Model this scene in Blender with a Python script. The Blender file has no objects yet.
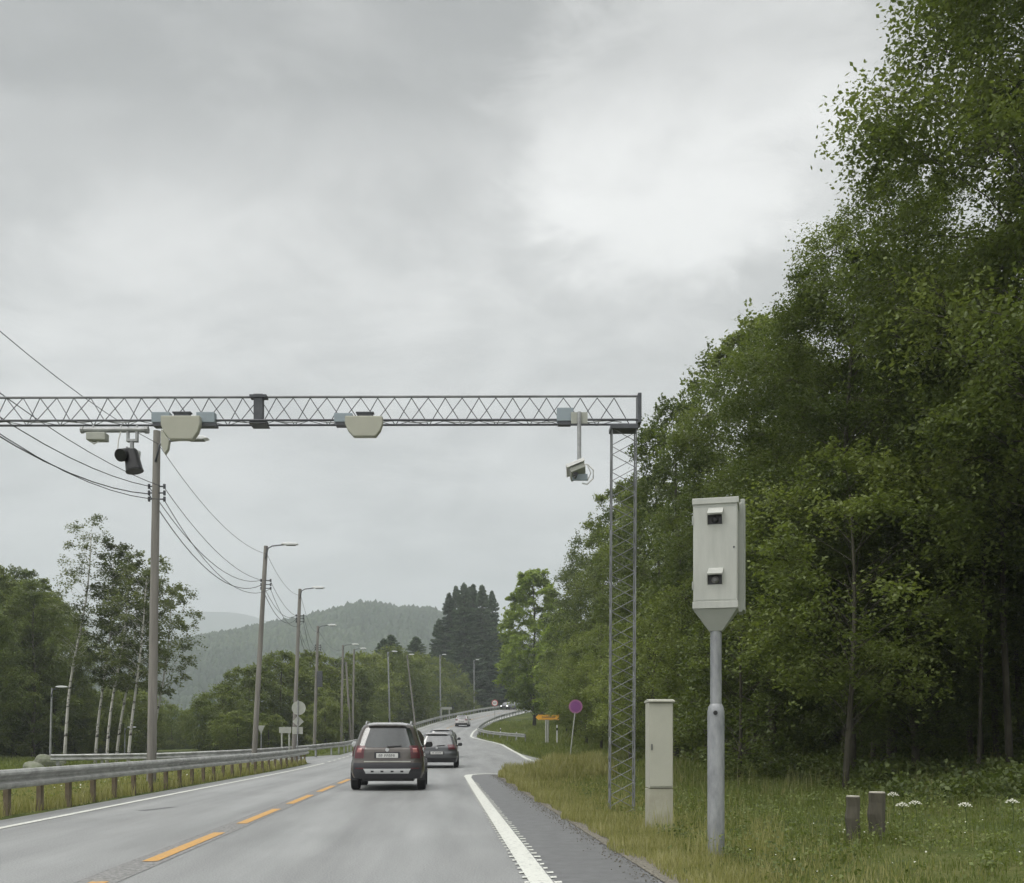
import bpy, math, random
import numpy as np
from mathutils import Vector, Matrix

R = math.radians
random.seed(7)
rng = np.random.default_rng(11)
scn = bpy.context.scene
col = scn.collection

# ------------------------------------------------------------------ camera, light, exposure
F = 1025.0            # focal length in pixels
EYE = 1.2             # eye height (passenger car)
cam_d = bpy.data.cameras.new("camera")
cam = bpy.data.objects.new("camera", cam_d); col.objects.link(cam)
cam.location = (0, 0, EYE); cam.rotation_euler = (R(90), 0, 0)
cam_d.sensor_width = 36.0; cam_d.lens = 36.0 * F / 1024.0
cam_d.shift_y = 299.5 / 1024.0
cam_d.clip_start = 0.1; cam_d.clip_end = 20000
scn.camera = cam

SUN_EL, SUN_ROT = 56.0, 240.0
world = bpy.data.worlds.new("World"); scn.world = world; world.use_nodes = True
nt = world.node_tree; nt.nodes.clear()
def wn(t, **k):
    n = nt.nodes.new(t)
    for a, b in k.items(): setattr(n, a, b)
    return n
L = nt.links.new
out = wn('ShaderNodeOutputWorld'); bg = wn('ShaderNodeBackground'); L(bg.outputs[0], out.inputs[0])
bg.inputs[1].default_value = 0.1
sky = wn('ShaderNodeTexSky', sky_type='NISHITA'); sky.sun_disc = False
sky.sun_elevation = R(SUN_EL); sky.sun_rotation = R(SUN_ROT)
tc = wn('ShaderNodeTexCoord'); sep = wn('ShaderNodeSeparateXYZ'); L(tc.outputs['Generated'], sep.inputs[0])
def mth(op, a, b=None, clamp=False):
    n = wn('ShaderNodeMath', operation=op, use_clamp=clamp)
    for i, v in enumerate((a, b)):
        if v is None: continue
        if isinstance(v, (int, float)): n.inputs[i].default_value = v
        else: L(v, n.inputs[i])
    return n.outputs[0]
zc = mth('MAXIMUM', sep.outputs[2], 0.0)
zd = mth('ADD', zc, 0.34)
cx = mth('DIVIDE', sep.outputs[0], zd); cy = mth('DIVIDE', sep.outputs[1], zd)
comb = wn('ShaderNodeCombineXYZ'); L(cx, comb.inputs[0]); L(cy, comb.inputs[1])
def cloud(scale, detail, rough, dist, off):
    mp = wn('ShaderNodeMapping'); L(comb.outputs[0], mp.inputs[0]); mp.inputs['Location'].default_value = off
    mp.inputs['Scale'].default_value = (1.0, 1.35, 1.0)
    n = wn('ShaderNodeTexNoise'); n.inputs['Scale'].default_value = scale; n.inputs['Detail'].default_value = detail
    n.inputs['Roughness'].default_value = rough; n.inputs['Distortion'].default_value = dist
    L(mp.outputs[0], n.inputs['Vector']); return n.outputs[0]
c1 = cloud(1.45, 7, 0.55, 0.25, (3.1, 0.4, 0.0))
c2 = cloud(4.2, 10, 0.62, 0.45, (8.0, 2.0, 4.0))
cl = mth('ADD', mth('MULTIPLY', c1, 0.54), mth('MULTIPLY', c2, 0.46))
mr = wn('ShaderNodeMapRange', interpolation_type='SMOOTHSTEP'); L(cl, mr.inputs[0])
mr.inputs[1].default_value = 0.38; mr.inputs[2].default_value = 0.62; mr.inputs[3].default_value = 0.68; mr.inputs[4].default_value = 1.20
# darker cloud deck overhead to the front left, thin bright break high in front
def lobe(dx, dy, dz, lo, hi):
    v = Vector((dx, dy, dz)).normalized()
    d = wn('ShaderNodeVectorMath', operation='DOT_PRODUCT'); L(tc.outputs['Generated'], d.inputs[0]); d.inputs[1].default_value = v
    nz = mth('ADD', d.outputs['Value'], mth('MULTIPLY', mth('SUBTRACT', c2, 0.5), 0.05))
    nz = mth('ADD', nz, mth('MULTIPLY', mth('SUBTRACT', c1, 0.5), 0.06))
    m = wn('ShaderNodeMapRange', interpolation_type='SMOOTHSTEP'); L(nz, m.inputs[0])
    m.inputs[1].default_value = lo; m.inputs[2].default_value = hi; return m.outputs[0]
bright = lobe(0.18, 1.0, 0.67, 0.982, 0.998)
bright2 = lobe(-0.25, 1.0, 0.42, 0.96, 1.0)
deck = wn('ShaderNodeMapRange', interpolation_type='SMOOTHSTEP')
dk = mth('ADD', mth('ADD', zc, mth('MULTIPLY', mth('SUBTRACT', c2, 0.5), 0.22)), mth('MULTIPLY', sep.outputs[0], -0.10))
L(dk, deck.inputs[0]); deck.inputs[1].default_value = 0.485; deck.inputs[2].default_value = 0.545
deck.inputs[3].default_value = 1.0; deck.inputs[4].default_value = 0.60
deck2 = wn('ShaderNodeMapRange', interpolation_type='SMOOTHSTEP'); L(zc, deck2.inputs[0])
deck2.inputs[1].default_value = 0.60; deck2.inputs[2].default_value = 0.95; deck2.inputs[3].default_value = 1.0; deck2.inputs[4].default_value = 6.5
lum = mth('MULTIPLY', mth('MULTIPLY', mr.outputs[0], deck.outputs[0]), deck2.outputs[0])
lum = mth('ADD', lum, mth('ADD', mth('MULTIPLY', bright, 0.44), mth('MULTIPLY', bright2, 0.16)))
# brighter half of the overcast sky, behind the camera, where the veiled sun stands
back = wn('ShaderNodeMapRange', interpolation_type='SMOOTHSTEP'); L(sep.outputs[1], back.inputs[0])
back.inputs[1].default_value = 0.25; back.inputs[2].default_value = -0.7; back.inputs[3].default_value = 1.0; back.inputs[4].default_value = 1.8
lum = mth('MULTIPLY', lum, back.outputs[0])
SKYL = 5.45
lum = mth('MULTIPLY', lum, SKYL)
tint = wn('ShaderNodeMix', data_type='RGBA')
hz = wn('ShaderNodeMapRange'); L(zc, hz.inputs[0]); hz.inputs[1].default_value = 0.0; hz.inputs[2].default_value = 0.4
L(hz.outputs[0], tint.inputs[0]); tint.inputs[6].default_value = (0.98, 0.985, 0.985, 1); tint.inputs[7].default_value = (1.0, 0.99, 0.97, 1)
vm = wn('ShaderNodeVectorMath', operation='SCALE'); L(tint.outputs[2], vm.inputs[0]); L(lum, vm.inputs['Scale'])
mx = wn('ShaderNodeMix', data_type='RGBA'); mx.inputs[0].default_value = 0.97
L(sky.outputs[0], mx.inputs[6]); L(vm.outputs[0], mx.inputs[7]); L(mx.outputs[2], bg.inputs[0])

sd = bpy.data.lights.new("sun", 'SUN'); sd.energy = 1.3; sd.angle = R(30); sd.color = (1.0, 0.97, 0.92)
sun = bpy.data.objects.new("sun", sd); col.objects.link(sun)
az = R(SUN_ROT)
sv = Vector((math.sin(az) * math.cos(R(SUN_EL)), math.cos(az) * math.cos(R(SUN_EL)), math.sin(R(SUN_EL))))
sun.rotation_euler = sv.to_track_quat('Z', 'Y').to_euler()
scn.view_settings.view_transform = 'Standard'; scn.view_settings.look = 'None'
scn.view_settings.exposure = 0.25; scn.view_settings.gamma = 1.0; scn.view_settings.use_curve_mapping = False
scn.cycles.volume_bounces = 1
scn.cycles.max_bounces = 8

# ------------------------------------------------------------------ materials
def mat(name, color, rough=0.7, metal=0.0, spec=0.5, noise=0.0, nscale=5.0, bump=0.0, bscale=30.0, color2=None, emit=None, stretch=(1,1,1), coat=0.0, lo=0.35, hi=0.65):
    m = bpy.data.materials.new(name); m.use_nodes = True
    t = m.node_tree; b = t.nodes['Principled BSDF']
    b.inputs['Base Color'].default_value = (*color, 1); b.inputs['Roughness'].default_value = rough
    b.inputs['Metallic'].default_value = metal; b.inputs['Specular IOR Level'].default_value = spec
    if coat: b.inputs['Coat Weight'].default_value = coat; b.inputs['Coat Roughness'].default_value = 0.06
    if emit: b.inputs['Emission Color'].default_value = (*emit[0], 1); b.inputs['Emission Strength'].default_value = emit[1]
    if noise or color2 or bump:
        tcn = t.nodes.new('ShaderNodeTexCoord'); mp = t.nodes.new('ShaderNodeMapping'); mp.inputs['Scale'].default_value = stretch
        t.links.new(tcn.outputs['Object'], mp.inputs[0])
    if noise or color2:
        n = t.nodes.new('ShaderNodeTexNoise'); n.inputs['Scale'].default_value = nscale; n.inputs['Detail'].default_value = 7; n.inputs['Roughness'].default_value = 0.65
        t.links.new(mp.outputs[0], n.inputs['Vector'])
        r = t.nodes.new('ShaderNodeMapRange'); t.links.new(n.outputs[0], r.inputs[0]); r.inputs[1].default_value = lo; r.inputs[2].default_value = hi
        mix = t.nodes.new('ShaderNodeMix'); mix.data_type = 'RGBA'
        t.links.new(r.outputs[0], mix.inputs[0])
        c2_ = color2 if color2 else tuple(c * (1 - noise) for c in color)
        mix.inputs[6].default_value = (*color, 1); mix.inputs[7].default_value = (*c2_, 1)
        t.links.new(mix.outputs[2], b.inputs['Base Color'])
    if bump:
        n2 = t.nodes.new('ShaderNodeTexNoise'); n2.inputs['Scale'].default_value = bscale; n2.inputs['Detail'].default_value = 5
        t.links.new(mp.outputs[0], n2.inputs['Vector'])
        bp = t.nodes.new('ShaderNodeBump'); bp.inputs['Strength'].default_value = bump; bp.inputs['Distance'].default_value = 0.02
        t.links.new(n2.outputs[0], bp.inputs['Height']); t.links.new(bp.outputs[0], b.inputs['Normal'])
    return m

def leaf_mat(name, ca, cb, cc, trans=0.3, rough=0.5, spec=0.35):
    """leaf material: per-leaf random attribute picks between three greens"""
    m = bpy.data.materials.new(name); m.use_nodes = True; t = m.node_tree; b = t.nodes['Principled BSDF']
    at = t.nodes.new('ShaderNodeAttribute'); at.attribute_name = 'rnd'
    rp = t.nodes.new('ShaderNodeValToRGB'); t.links.new(at.outputs['Fac'], rp.inputs[0])
    e = rp.color_ramp.elements; e[0].color = (*ca, 1); e[1].color = (*cc, 1); x = e.new(0.5); x.color = (*cb, 1)
    oi = t.nodes.new('ShaderNodeObjectInfo')
    hs = t.nodes.new('ShaderNodeHueSaturation'); t.links.new(rp.outputs[0], hs.inputs['Color'])
    mr_ = t.nodes.new('ShaderNodeMapRange'); t.links.new(oi.outputs['Random'], mr_.inputs[0]); mr_.inputs[3].default_value = 0.75; mr_.inputs[4].default_value = 1.3
    t.links.new(mr_.outputs[0], hs.inputs['Value'])
    mr2 = t.nodes.new('ShaderNodeMapRange'); t.links.new(oi.outputs['Random'], mr2.inputs[0]); mr2.inputs[3].default_value = 0.512; mr2.inputs[4].default_value = 0.497
    t.links.new(mr2.outputs[0], hs.inputs['Hue'])
    t.links.new(hs.outputs[0], b.inputs['Base Color'])
    b.inputs['Roughness'].default_value = rough; b.inputs['Specular IOR Level'].default_value = spec
    tr = t.nodes.new('ShaderNodeBsdfTranslucent')
    sc_ = t.nodes.new('ShaderNodeMix'); sc_.data_type = 'RGBA'; sc_.blend_type = 'MULTIPLY'; sc_.inputs[0].default_value = 1.0
    t.links.new(hs.outputs[0], sc_.inputs[6]); sc_.inputs[7].default_value = (1.3, 1.35, 0.6, 1)
    t.links.new(sc_.outputs[2], tr.inputs['Color'])
    ms = t.nodes.new('ShaderNodeMixShader'); ms.inputs[0].default_value = trans
    o = [n for n in t.nodes if n.type == 'OUTPUT_MATERIAL'][0]
    t.links.new(b.outputs[0], ms.inputs[1]); t.links.new(tr.outputs[0], ms.inputs[2]); t.links.new(ms.outputs[0], o.inputs[0])
    return m

M = {}
M['galv'] = mat('galvanised_steel', (0.38, 0.39, 0.39), 0.45, 0.35, noise=0.35, nscale=6)
M['galv_tower'] = mat('weathered_tower_steel', (0.24, 0.25, 0.255), 0.55, 0.2, color2=(0.13, 0.135, 0.14), nscale=2)
M['galv_dark'] = mat('dark_steel', (0.09, 0.095, 0.105), 0.5, 0.3, noise=0.3, nscale=8)
M['galv_pole'] = mat('mottled_galvanised_pole', (0.36, 0.37, 0.38), 0.5, 0.3, color2=(0.20, 0.21, 0.22), nscale=7, stretch=(1, 1, 0.35))
M['rail'] = mat('weathered_rail_steel', (0.50, 0.51, 0.49), 0.45, 0.3, color2=(0.27, 0.27, 0.26), nscale=3)
M['wood_pole'] = mat('weathered_pole_wood', (0.27, 0.255, 0.23), 0.85, color2=(0.17, 0.16, 0.145), nscale=9, stretch=(1, 1, 0.06), bump=0.4, bscale=40)
M['wood_post'] = mat('brown_post_wood', (0.13, 0.10, 0.065), 0.9, color2=(0.20, 0.17, 0.12), nscale=4, bump=0.4)
M['stump'] = mat('old_brown_wood', (0.10, 0.092, 0.068), 0.9, color2=(0.05, 0.045, 0.032), nscale=10, stretch=(1, 1, 0.2), bump=0.6)
M['stump_top'] = mat('sawn_wood_top', (0.5, 0.47, 0.40), 0.9, noise=0.3)
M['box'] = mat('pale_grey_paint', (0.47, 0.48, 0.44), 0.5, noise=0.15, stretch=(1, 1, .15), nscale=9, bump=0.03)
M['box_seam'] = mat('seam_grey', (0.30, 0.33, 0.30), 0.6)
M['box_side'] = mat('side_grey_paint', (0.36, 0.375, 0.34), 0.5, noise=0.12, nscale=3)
M['cabinet'] = mat('beige_cabinet_paint', (0.43, 0.43, 0.36), 0.55, noise=0.1, nscale=2)
M['cabinet_base'] = mat('cabinet_plinth', (0.41, 0.40, 0.32), 0.7, color2=(0.33, 0.32, 0.25), nscale=5)
M['beige'] = mat('beige_sensor_plastic', (0.40, 0.40, 0.33), 0.5, noise=0.06)
M['bluegrey'] = mat('blue_grey_box', (0.27, 0.32, 0.35), 0.5, noise=0.06)
M['black'] = mat('black_plastic', (0.012, 0.012, 0.013), 0.4)
M['darkglass'] = mat('dark_glass', (0.03, 0.038, 0.038), 0.05, spec=1.0, coat=1.0, color2=(0.015,0.018,0.018), nscale=2.5)
M['lens'] = mat('lens_glass', (0.02, 0.02, 0.022), 0.25, spec=0.4)
M['lens_grey'] = mat('milky_lens', (0.16, 0.16, 0.155), 0.25, spec=0.5)
M['white'] = mat('white_paint', (0.72, 0.72, 0.70), 0.5, noise=0.1)
M['lamp_white'] = mat('lamp_head_casing', (0.78, 0.79, 0.79), 0.4)
M['sign_back'] = mat('sign_back_grey', (0.40, 0.41, 0.36), 0.6, noise=0.15)
M['sign_yellow'] = mat('sign_orange_yellow', (0.85, 0.42, 0.05), 0.5)
M['sign_purple'] = mat('sign_faded_purple', (0.22, 0.06, 0.22), 0.5)
M['sign_pink'] = mat('sign_faded_rim', (0.32, 0.13, 0.24), 0.5)
M['red'] = mat('sign_red', (0.45, 0.03, 0.03), 0.5)
M['cable'] = mat('black_cable', (0.025, 0.025, 0.028), 0.6)
M['rubber'] = mat('tyre_rubber', (0.015, 0.015, 0.016), 0.85)
M['rim'] = mat('alloy_rim', (0.4, 0.4, 0.4), 0.3, 0.8)
M['plate'] = mat('number_plate_white', (0.62, 0.62, 0.60), 0.45)
M['silver'] = mat('silver_trim', (0.55, 0.56, 0.56), 0.35, 0.5)
M['spoiler'] = mat('spoiler_painted_sheen', (0.30, 0.29, 0.285), 0.3, coat=1.0)  # sky reflection along the roof edge is put into this pale colour
M['taillight'] = mat('taillight_red', (0.085, 0.014, 0.020), 0.3, coat=0.4)
M['taillight_pink'] = mat('taillight_lens_pink', (0.34, 0.13, 0.12), 0.25, coat=0.6)
M['headlight'] = mat('headlight_lit', (0.9, 0.9, 0.9), 0.2, emit=((1, 1, 0.97), 3.0))
M['suv_paint'] = mat('brown_metallic_paint', (0.095, 0.082, 0.072), 0.35, 0.35, coat=1.0, noise=0.1, nscale=3)
M['suv_lower'] = mat('lower_bumper_plastic', (0.026, 0.026, 0.030), 0.45)
M['dark_paint'] = mat('dark_grey_paint', (0.07, 0.074, 0.078), 0.3, 0.3, coat=1.0, noise=0.1, nscale=3)
M['white_paint'] = mat('white_car_paint', (0.55, 0.53, 0.52), 0.3, 0.0, coat=0.4)
M['silver_paint'] = mat('silver_car_paint', (0.33, 0.35, 0.36), 0.3, 0.5, coat=0.4)
M['rock'] = mat('grey_rock', (0.20, 0.205, 0.165), 0.9, color2=(0.12, 0.14, 0.08), nscale=3, bump=0.6, bscale=8)
M['bark'] = mat('dark_bark', (0.05, 0.046, 0.034), 0.95, color2=(0.10, 0.092, 0.068), nscale=6, stretch=(1, 1, 0.3), bump=0.6, bscale=20)
M['birch'] = mat('birch_bark', (0.48, 0.47, 0.43), 0.8, color2=(0.05, 0.045, 0.04), nscale=3.2, stretch=(0.6, 0.6, 1.6), lo=0.52, hi=0.60)
M['leaf'] = leaf_mat('alder_leaf', (0.060, 0.080, 0.028), (0.115, 0.145, 0.046), (0.195, 0.225, 0.082), trans=0.4)
M['leaf_light'] = leaf_mat('light_leaf', (0.12, 0.15, 0.045), (0.18, 0.215, 0.065), (0.26, 0.29, 0.11), trans=0.4)
M['leaf_bright'] = leaf_mat('bright_leaf', (0.19, 0.24, 0.055), (0.26, 0.32, 0.08), (0.34, 0.40, 0.12), trans=0.5)
M['leaf_bush'] = leaf_mat('willow_leaf', (0.10, 0.125, 0.035), (0.15, 0.18, 0.05), (0.22, 0.245, 0.085), trans=0.4)
M['leaf_birch'] = leaf_mat('birch_leaf', (0.06, 0.075, 0.035), (0.09, 0.11, 0.05), (0.15, 0.17, 0.085), trans=0.4)
M['needle'] = leaf_mat('spruce_needle', (0.038, 0.064, 0.030), (0.060, 0.095, 0.044), (0.095, 0.13, 0.065), trans=0.08)
M['canopy'] = leaf_mat('far_canopy', (0.022, 0.036, 0.020), (0.036, 0.056, 0.028), (0.064, 0.088, 0.042), trans=0.0, rough=0.9, spec=0.1)
M['grass_green'] = leaf_mat('green_grass', (0.09, 0.115, 0.025), (0.145, 0.175, 0.045), (0.22, 0.235, 0.09), trans=0.35)
M['grass_dry'] = leaf_mat('dry_grass', (0.16, 0.17, 0.055), (0.24, 0.235, 0.095), (0.38, 0.35, 0.20), trans=0.35)
M['flower'] = mat('white_flower', (0.6, 0.6, 0.5), 0.8)
M['stem'] = mat('green_stem', (0.06, 0.09, 0.02), 0.8)
M['marking'] = mat('white_road_paint', (0.60, 0.61, 0.56), 0.7, color2=(0.30, 0.31, 0.30), nscale=14, lo=0.54, hi=0.68, bump=0.2)
M['marking_yellow'] = mat('yellow_road_paint', (0.52, 0.29, 0.08), 0.7, color2=(0.26, 0.22, 0.17), nscale=16, lo=0.52, hi=0.68, bump=0.2)
M['milled'] = mat('milled_asphalt', (0.13, 0.13, 0.13), 0.9, color2=(0.27, 0.27, 0.26), nscale=22, lo=0.40, hi=0.60)
M['soil'] = mat('gravel_verge', (0.12, 0.115, 0.09), 0.95, color2=(0.22, 0.20, 0.165), nscale=30, bump=0.8, bscale=60)
M['shoulder'] = mat('dark_asphalt', (0.10, 0.102, 0.104), 0.5, color2=(0.145, 0.147, 0.15), nscale=5, bump=0.15, bscale=90)

def ground_mat():
    m = bpy.data.materials.new('meadow_ground'); m.use_nodes = True; t = m.node_tree; b = t.nodes['Principled BSDF']; b.inputs['Roughness'].default_value = 0.95
    b.inputs['Specular IOR Level'].default_value = 0.1
    tcn = t.nodes.new('ShaderNodeTexCoord')
    n = t.nodes.new('ShaderNodeTexNoise'); n.inputs['Scale'].default_value = 0.35; n.inputs['Detail'].default_value = 10; n.inputs['Roughness'].default_value = 0.7
    t.links.new(tcn.outputs['Object'], n.inputs['Vector'])
    rp = t.nodes.new('ShaderNodeValToRGB'); t.links.new(n.outputs[0], rp.inputs[0]); e = rp.color_ramp.elements
    e[0].position = 0.35; e[0].color = (0.045, 0.060, 0.018, 1); e[1].position = 0.68; e[1].color = (0.13, 0.135, 0.050, 1)
    x = e.new(0.5); x.color = (0.075, 0.095, 0.028, 1)
    t.links.new(rp.outputs[0], b.inputs['Base Color'])
    n2 = t.nodes.new('ShaderNodeTexNoise'); n2.inputs['Scale'].default_value = 9; n2.inputs['Detail'].default_value = 8
    t.links.new(tcn.outputs['Object'], n2.inputs['Vector'])
    bp = t.nodes.new('ShaderNodeBump'); bp.inputs['Strength'].default_value = 0.9; bp.inputs['Distance'].default_value = 0.12
    t.links.new(n2.outputs[0], bp.inputs['Height']); t.links.new(bp.outputs[0], b.inputs['Normal'])
    return m
M['ground'] = ground_mat()

def road_mat():
    m = bpy.data.materials.new('worn_asphalt'); m.use_nodes = True; t = m.node_tree; b = t.nodes['Principled BSDF']; lk = t.links.new
    def N(k, **a):
        n = t.nodes.new(k)
        for p, q in a.items(): setattr(n, p, q)
        return n
    def MM(op, a, bb=None):
        n = N('ShaderNodeMath', operation=op)
        for i, v in enumerate((a, bb)):
            if v is None: continue
            if isinstance(v, (int, float)): n.inputs[i].default_value = v
            else: lk(v, n.inputs[i])
        return n.outputs[0]
    uv = N('ShaderNodeUVMap'); uv.uv_map = 'along'; sp = N('ShaderNodeSeparateXYZ'); lk(uv.outputs[0], sp.inputs[0])
    tcn = N('ShaderNodeTexCoord')
    # polished wheel tracks, +-0.75 m from each lane centre (wear of the surface itself)
    def track(c):
        d = MM('ABSOLUTE', MM('SUBTRACT', sp.outputs[0], c)); r = N('ShaderNodeMapRange', interpolation_type='SMOOTHSTEP')
        lk(d, r.inputs[0]); r.inputs[1].default_value = 0.15; r.inputs[2].default_value = 0.55; r.inputs[3].default_value = 1; r.inputs[4].default_value = 0
        return r.outputs[0]
    tr = MM('ADD', MM('ADD', track(1.05), track(2.65)), MM('ADD', track(-0.9), track(-2.4)))
    mp = N('ShaderNodeMapping'); mp.inputs['Scale'].default_value = (1.6, 0.12, 1); lk(uv.outputs[0], mp.inputs[0])
    n1 = N('ShaderNodeTexNoise'); n1.inputs['Scale'].default_value = 1.0; n1.inputs['Detail'].default_value = 6; n1.inputs['Roughness'].default_value = 0.6; lk(mp.outputs[0], n1.inputs['Vector'])
    n2 = N('ShaderNodeTexNoise'); n2.inputs['Scale'].default_value = 60; n2.inputs['Detail'].default_value = 4; lk(tcn.outputs['Object'], n2.inputs['Vector'])
    n3 = N('ShaderNodeTexNoise'); n3.inputs['Scale'].default_value = 0.35; n3.inputs['Detail'].default_value = 6; lk(tcn.outputs['Object'], n3.inputs['Vector'])
    v = MM('ADD', MM('MULTIPLY', tr, 0.03), MM('ADD', MM('MULTIPLY', MM('SUBTRACT', n1.outputs[0], 0.5), 0.24), MM('MULTIPLY', MM('SUBTRACT', n3.outputs[0], 0.5), 0.12)))
    v = MM('ADD', v, MM('MULTIPLY', MM('SUBTRACT', n2.outputs[0], 0.5), 0.42))
    v = MM('ADD', v, 0.225)
    cb = N('ShaderNodeCombineColor'); lk(v, cb.inputs[0]); lk(MM('MULTIPLY', v, 1.02), cb.inputs[1]); lk(MM('MULTIPLY', v, 1.01), cb.inputs[2])
    lk(cb.outputs[0], b.inputs['Base Color'])
    lk(MM('SUBTRACT', MM('ADD', 0.38, MM('MULTIPLY', n3.outputs[0], 0.3)), MM('MULTIPLY', tr, 0.06)), b.inputs['Roughness'])
    bp = N('ShaderNodeBump'); bp.inputs['Strength'].default_value = 0.35; bp.inputs['Distance'].default_value = 0.01; lk(n2.outputs[0], bp.inputs['Height']); lk(bp.outputs[0], b.inputs['Normal'])
    return m
M['road'] = road_mat()

# ------------------------------------------------------------------ object helpers
def tag(o, label=None, cat=None, group=None, kind=None):
    if label: o['label'] = label
    if cat: o['category'] = cat
    if group: o['group'] = group
    if kind: o['kind'] = kind
    return o
def empty(name, loc=(0, 0, 0), rz=0.0, label=None, cat=None, group=None):
    o = bpy.data.objects.new(name, None); o.empty_display_size = 0.2; col.objects.link(o); o.location = loc; o.rotation_euler = (0, 0, rz)
    return tag(o, label, cat, group)
def copy_tree(o, parent=None):
    c = o.copy(); col.objects.link(c); c.parent = parent
    for ch in o.children: copy_tree(ch, c)
    return c

class MB:
    def __init__(s): s.v = []; s.f = []
    def add(s, vs, fs):
        n = len(s.v); s.v += [tuple(p) for p in vs]; s.f += [tuple(i + n for i in f) for f in fs]; return s
    def box(s, x0, x1, y0, y1, z0, z1, mtx=None):
        vs = [Vector((x, y, z)) for z in (z0, z1) for y in (y0, y1) for x in (x0, x1)]
        if mtx is not None: vs = [mtx @ v for v in vs]
        return s.add(vs, [(0, 2, 3, 1), (4, 5, 7, 6), (0, 1, 5, 4), (2, 6, 7, 3), (0, 4, 6, 2), (1, 3, 7, 5)])
    def tube(s, pts, rad, n=8, cap=True):
        pts = [Vector(p) for p in pts]
        if isinstance(rad, (int, float)): rad = [rad] * len(pts)
        rings = []
        for i, p in enumerate(pts):
            d = (pts[min(i + 1, len(pts) - 1)] - pts[max(i - 1, 0)]).normalized()
            u = d.cross(Vector((0, 0, 1)) if abs(d.z) < 0.95 else Vector((0, 1, 0))).normalized(); w = d.cross(u)
            rings.append([p + (u * math.cos(2 * math.pi * k / n) + w * math.sin(2 * math.pi * k / n)) * rad[i] for k in range(n)])
        vs = [v for r in rings for v in r]; fs = []
        for i in range(len(pts) - 1):
            for k in range(n):
                a, b = i * n + k, i * n + (k + 1) % n; fs.append((a, b, b + n, a + n))
        if cap: fs.append(tuple(reversed(range(n)))); fs.append(tuple(range((len(pts) - 1) * n, len(pts) * n)))
        return s.add(vs, fs)
    def prism(s, poly, axis, a, b, mtx=None):
        """poly: list of 2d points; axis 'y' -> points are (x,z); extruded a..b"""
        n = len(poly)
        def P3(p, t):
            return Vector((p[0], t, p[1])) if axis == 'y' else (Vector((t, p[0], p[1])) if axis == 'x' else Vector((p[0], p[1], t)))
        vs = [P3(p, a) for p in poly] + [P3(p, b) for p in poly]
        if mtx is not None: vs = [mtx @ v for v in vs]
        fs = [tuple(range(n)), tuple(reversed(range(n, 2 * n)))] + [(i, (i + 1) % n, (i + 1) % n + n, i + n) for i in range(n)]
        return s.add(vs, fs)
    def build(s, name, material, parent=None, smooth=False, bevel=0.0):
        me = bpy.data.meshes.new(name); me.from_pydata(s.v, [], s.f); me.materials.append(material)
        import bmesh
        bm = bmesh.new(); bm.from_mesh(me); bmesh.ops.recalc_face_normals(bm, faces=bm.faces); bm.to_mesh(me); bm.free()
        if smooth:
            for p in me.polygons: p.use_smooth = True
        o = bpy.data.objects.new(name, me); col.objects.link(o)
        if parent: o.parent = parent
        if bevel:
            md = o.modifiers.new('bevel', 'BEVEL'); md.width = bevel; md.segments = 2; md.limit_method = 'ANGLE'
        if smooth:
            try: me.set_sharp_from_angle(angle=R(35))
            except Exception: pass
        return o

def np_mesh(name, V, Fq, material, rnd=None):
    """V (N,3), Fq (M,k) constant k"""
    me = bpy.data.meshes.new(name); n, (m_, k) = len(V), Fq.shape
    me.vertices.add(n); me.vertices.foreach_set('co', np.ascontiguousarray(V, dtype=np.float32).ravel())
    me.loops.add(m_ * k); me.loops.foreach_set('vertex_index', np.ascontiguousarray(Fq, dtype=np.int32).ravel())
    me.polygons.add(m_); me.polygons.foreach_set('loop_start', np.arange(0, m_ * k, k, dtype=np.int32))
    try: me.polygons.foreach_set('loop_total', np.full(m_, k, dtype=np.int32))
    except Exception: pass
    if rnd is not None:
        a = me.attributes.new('rnd', 'FLOAT', 'FACE'); a.data.foreach_set('value', np.ascontiguousarray(rnd, dtype=np.float32))
    me.update(calc_edges=True); me.materials.append(material)
    return me
def np_obj(name, me, parent=None):
    o = bpy.data.objects.new(name, me); col.objects.link(o)
    if parent: o.parent = parent
    return o

# ------------------------------------------------------------------ road course and terrain
ys = np.arange(-40, 420, 1.0)
def smooth(a, w):
    k = np.ones(w) / w; p = np.pad(a, w // 2, mode='reflect', reflect_type='odd'); return np.convolve(p, k, 'same')[w // 2: w // 2 + len(a)]
c_pts = [(-40, -0.2), (0, -2.93), (38, -5.52), (60, -6.45), (80, -7.4), (100, -8.1), (120, -8.6), (137, -8.3), (155, -7.1), (170, -5.1), (188, -1.6), (205, 3.2), (225, 11), (260, 28), (420, 120)]
e_pts = [(-40, 0), (40, 0), (50, 0.1), (60, 0.3), (75, 0.62), (90, 1.05), (105, 1.6), (120, 2.25), (137, 3.07), (155, 4.2), (170, 5.15), (188, 6.5), (205, 7.7), (220, 8.4), (240, 8.9), (420, 9.0)]
c_arr = smooth(smooth(np.interp(ys, *zip(*c_pts)), 11), 9)
e_arr = smooth(smooth(np.interp(ys, *zip(*e_pts)), 11), 9)
c_arr[ys < 28] = (-2.93 - 0.0683 * ys)[ys < 28]
c_arr = smooth(c_arr, 7)
dr_pts = [(-40, 4.85), (35.5, 4.85), (36.5, 5.0), (38, 22), (52, 22), (54, 8.0), (64, 7.2), (85, 6.9), (96, 5.5), (104, 4.6), (420, 4.6)]
dl_pts = [(-40, 3.75), (50, 3.75), (51.5, 14), (60, 12), (62.5, 3.9), (420, 3.9)]
def cC(y): return np.interp(y, ys, c_arr)
def eE(y): return np.interp(y, ys, e_arr)
def dR(y): return np.interp(y, *zip(*dr_pts))
def dL(y): return np.interp(y, *zip(*dl_pts))
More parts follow.
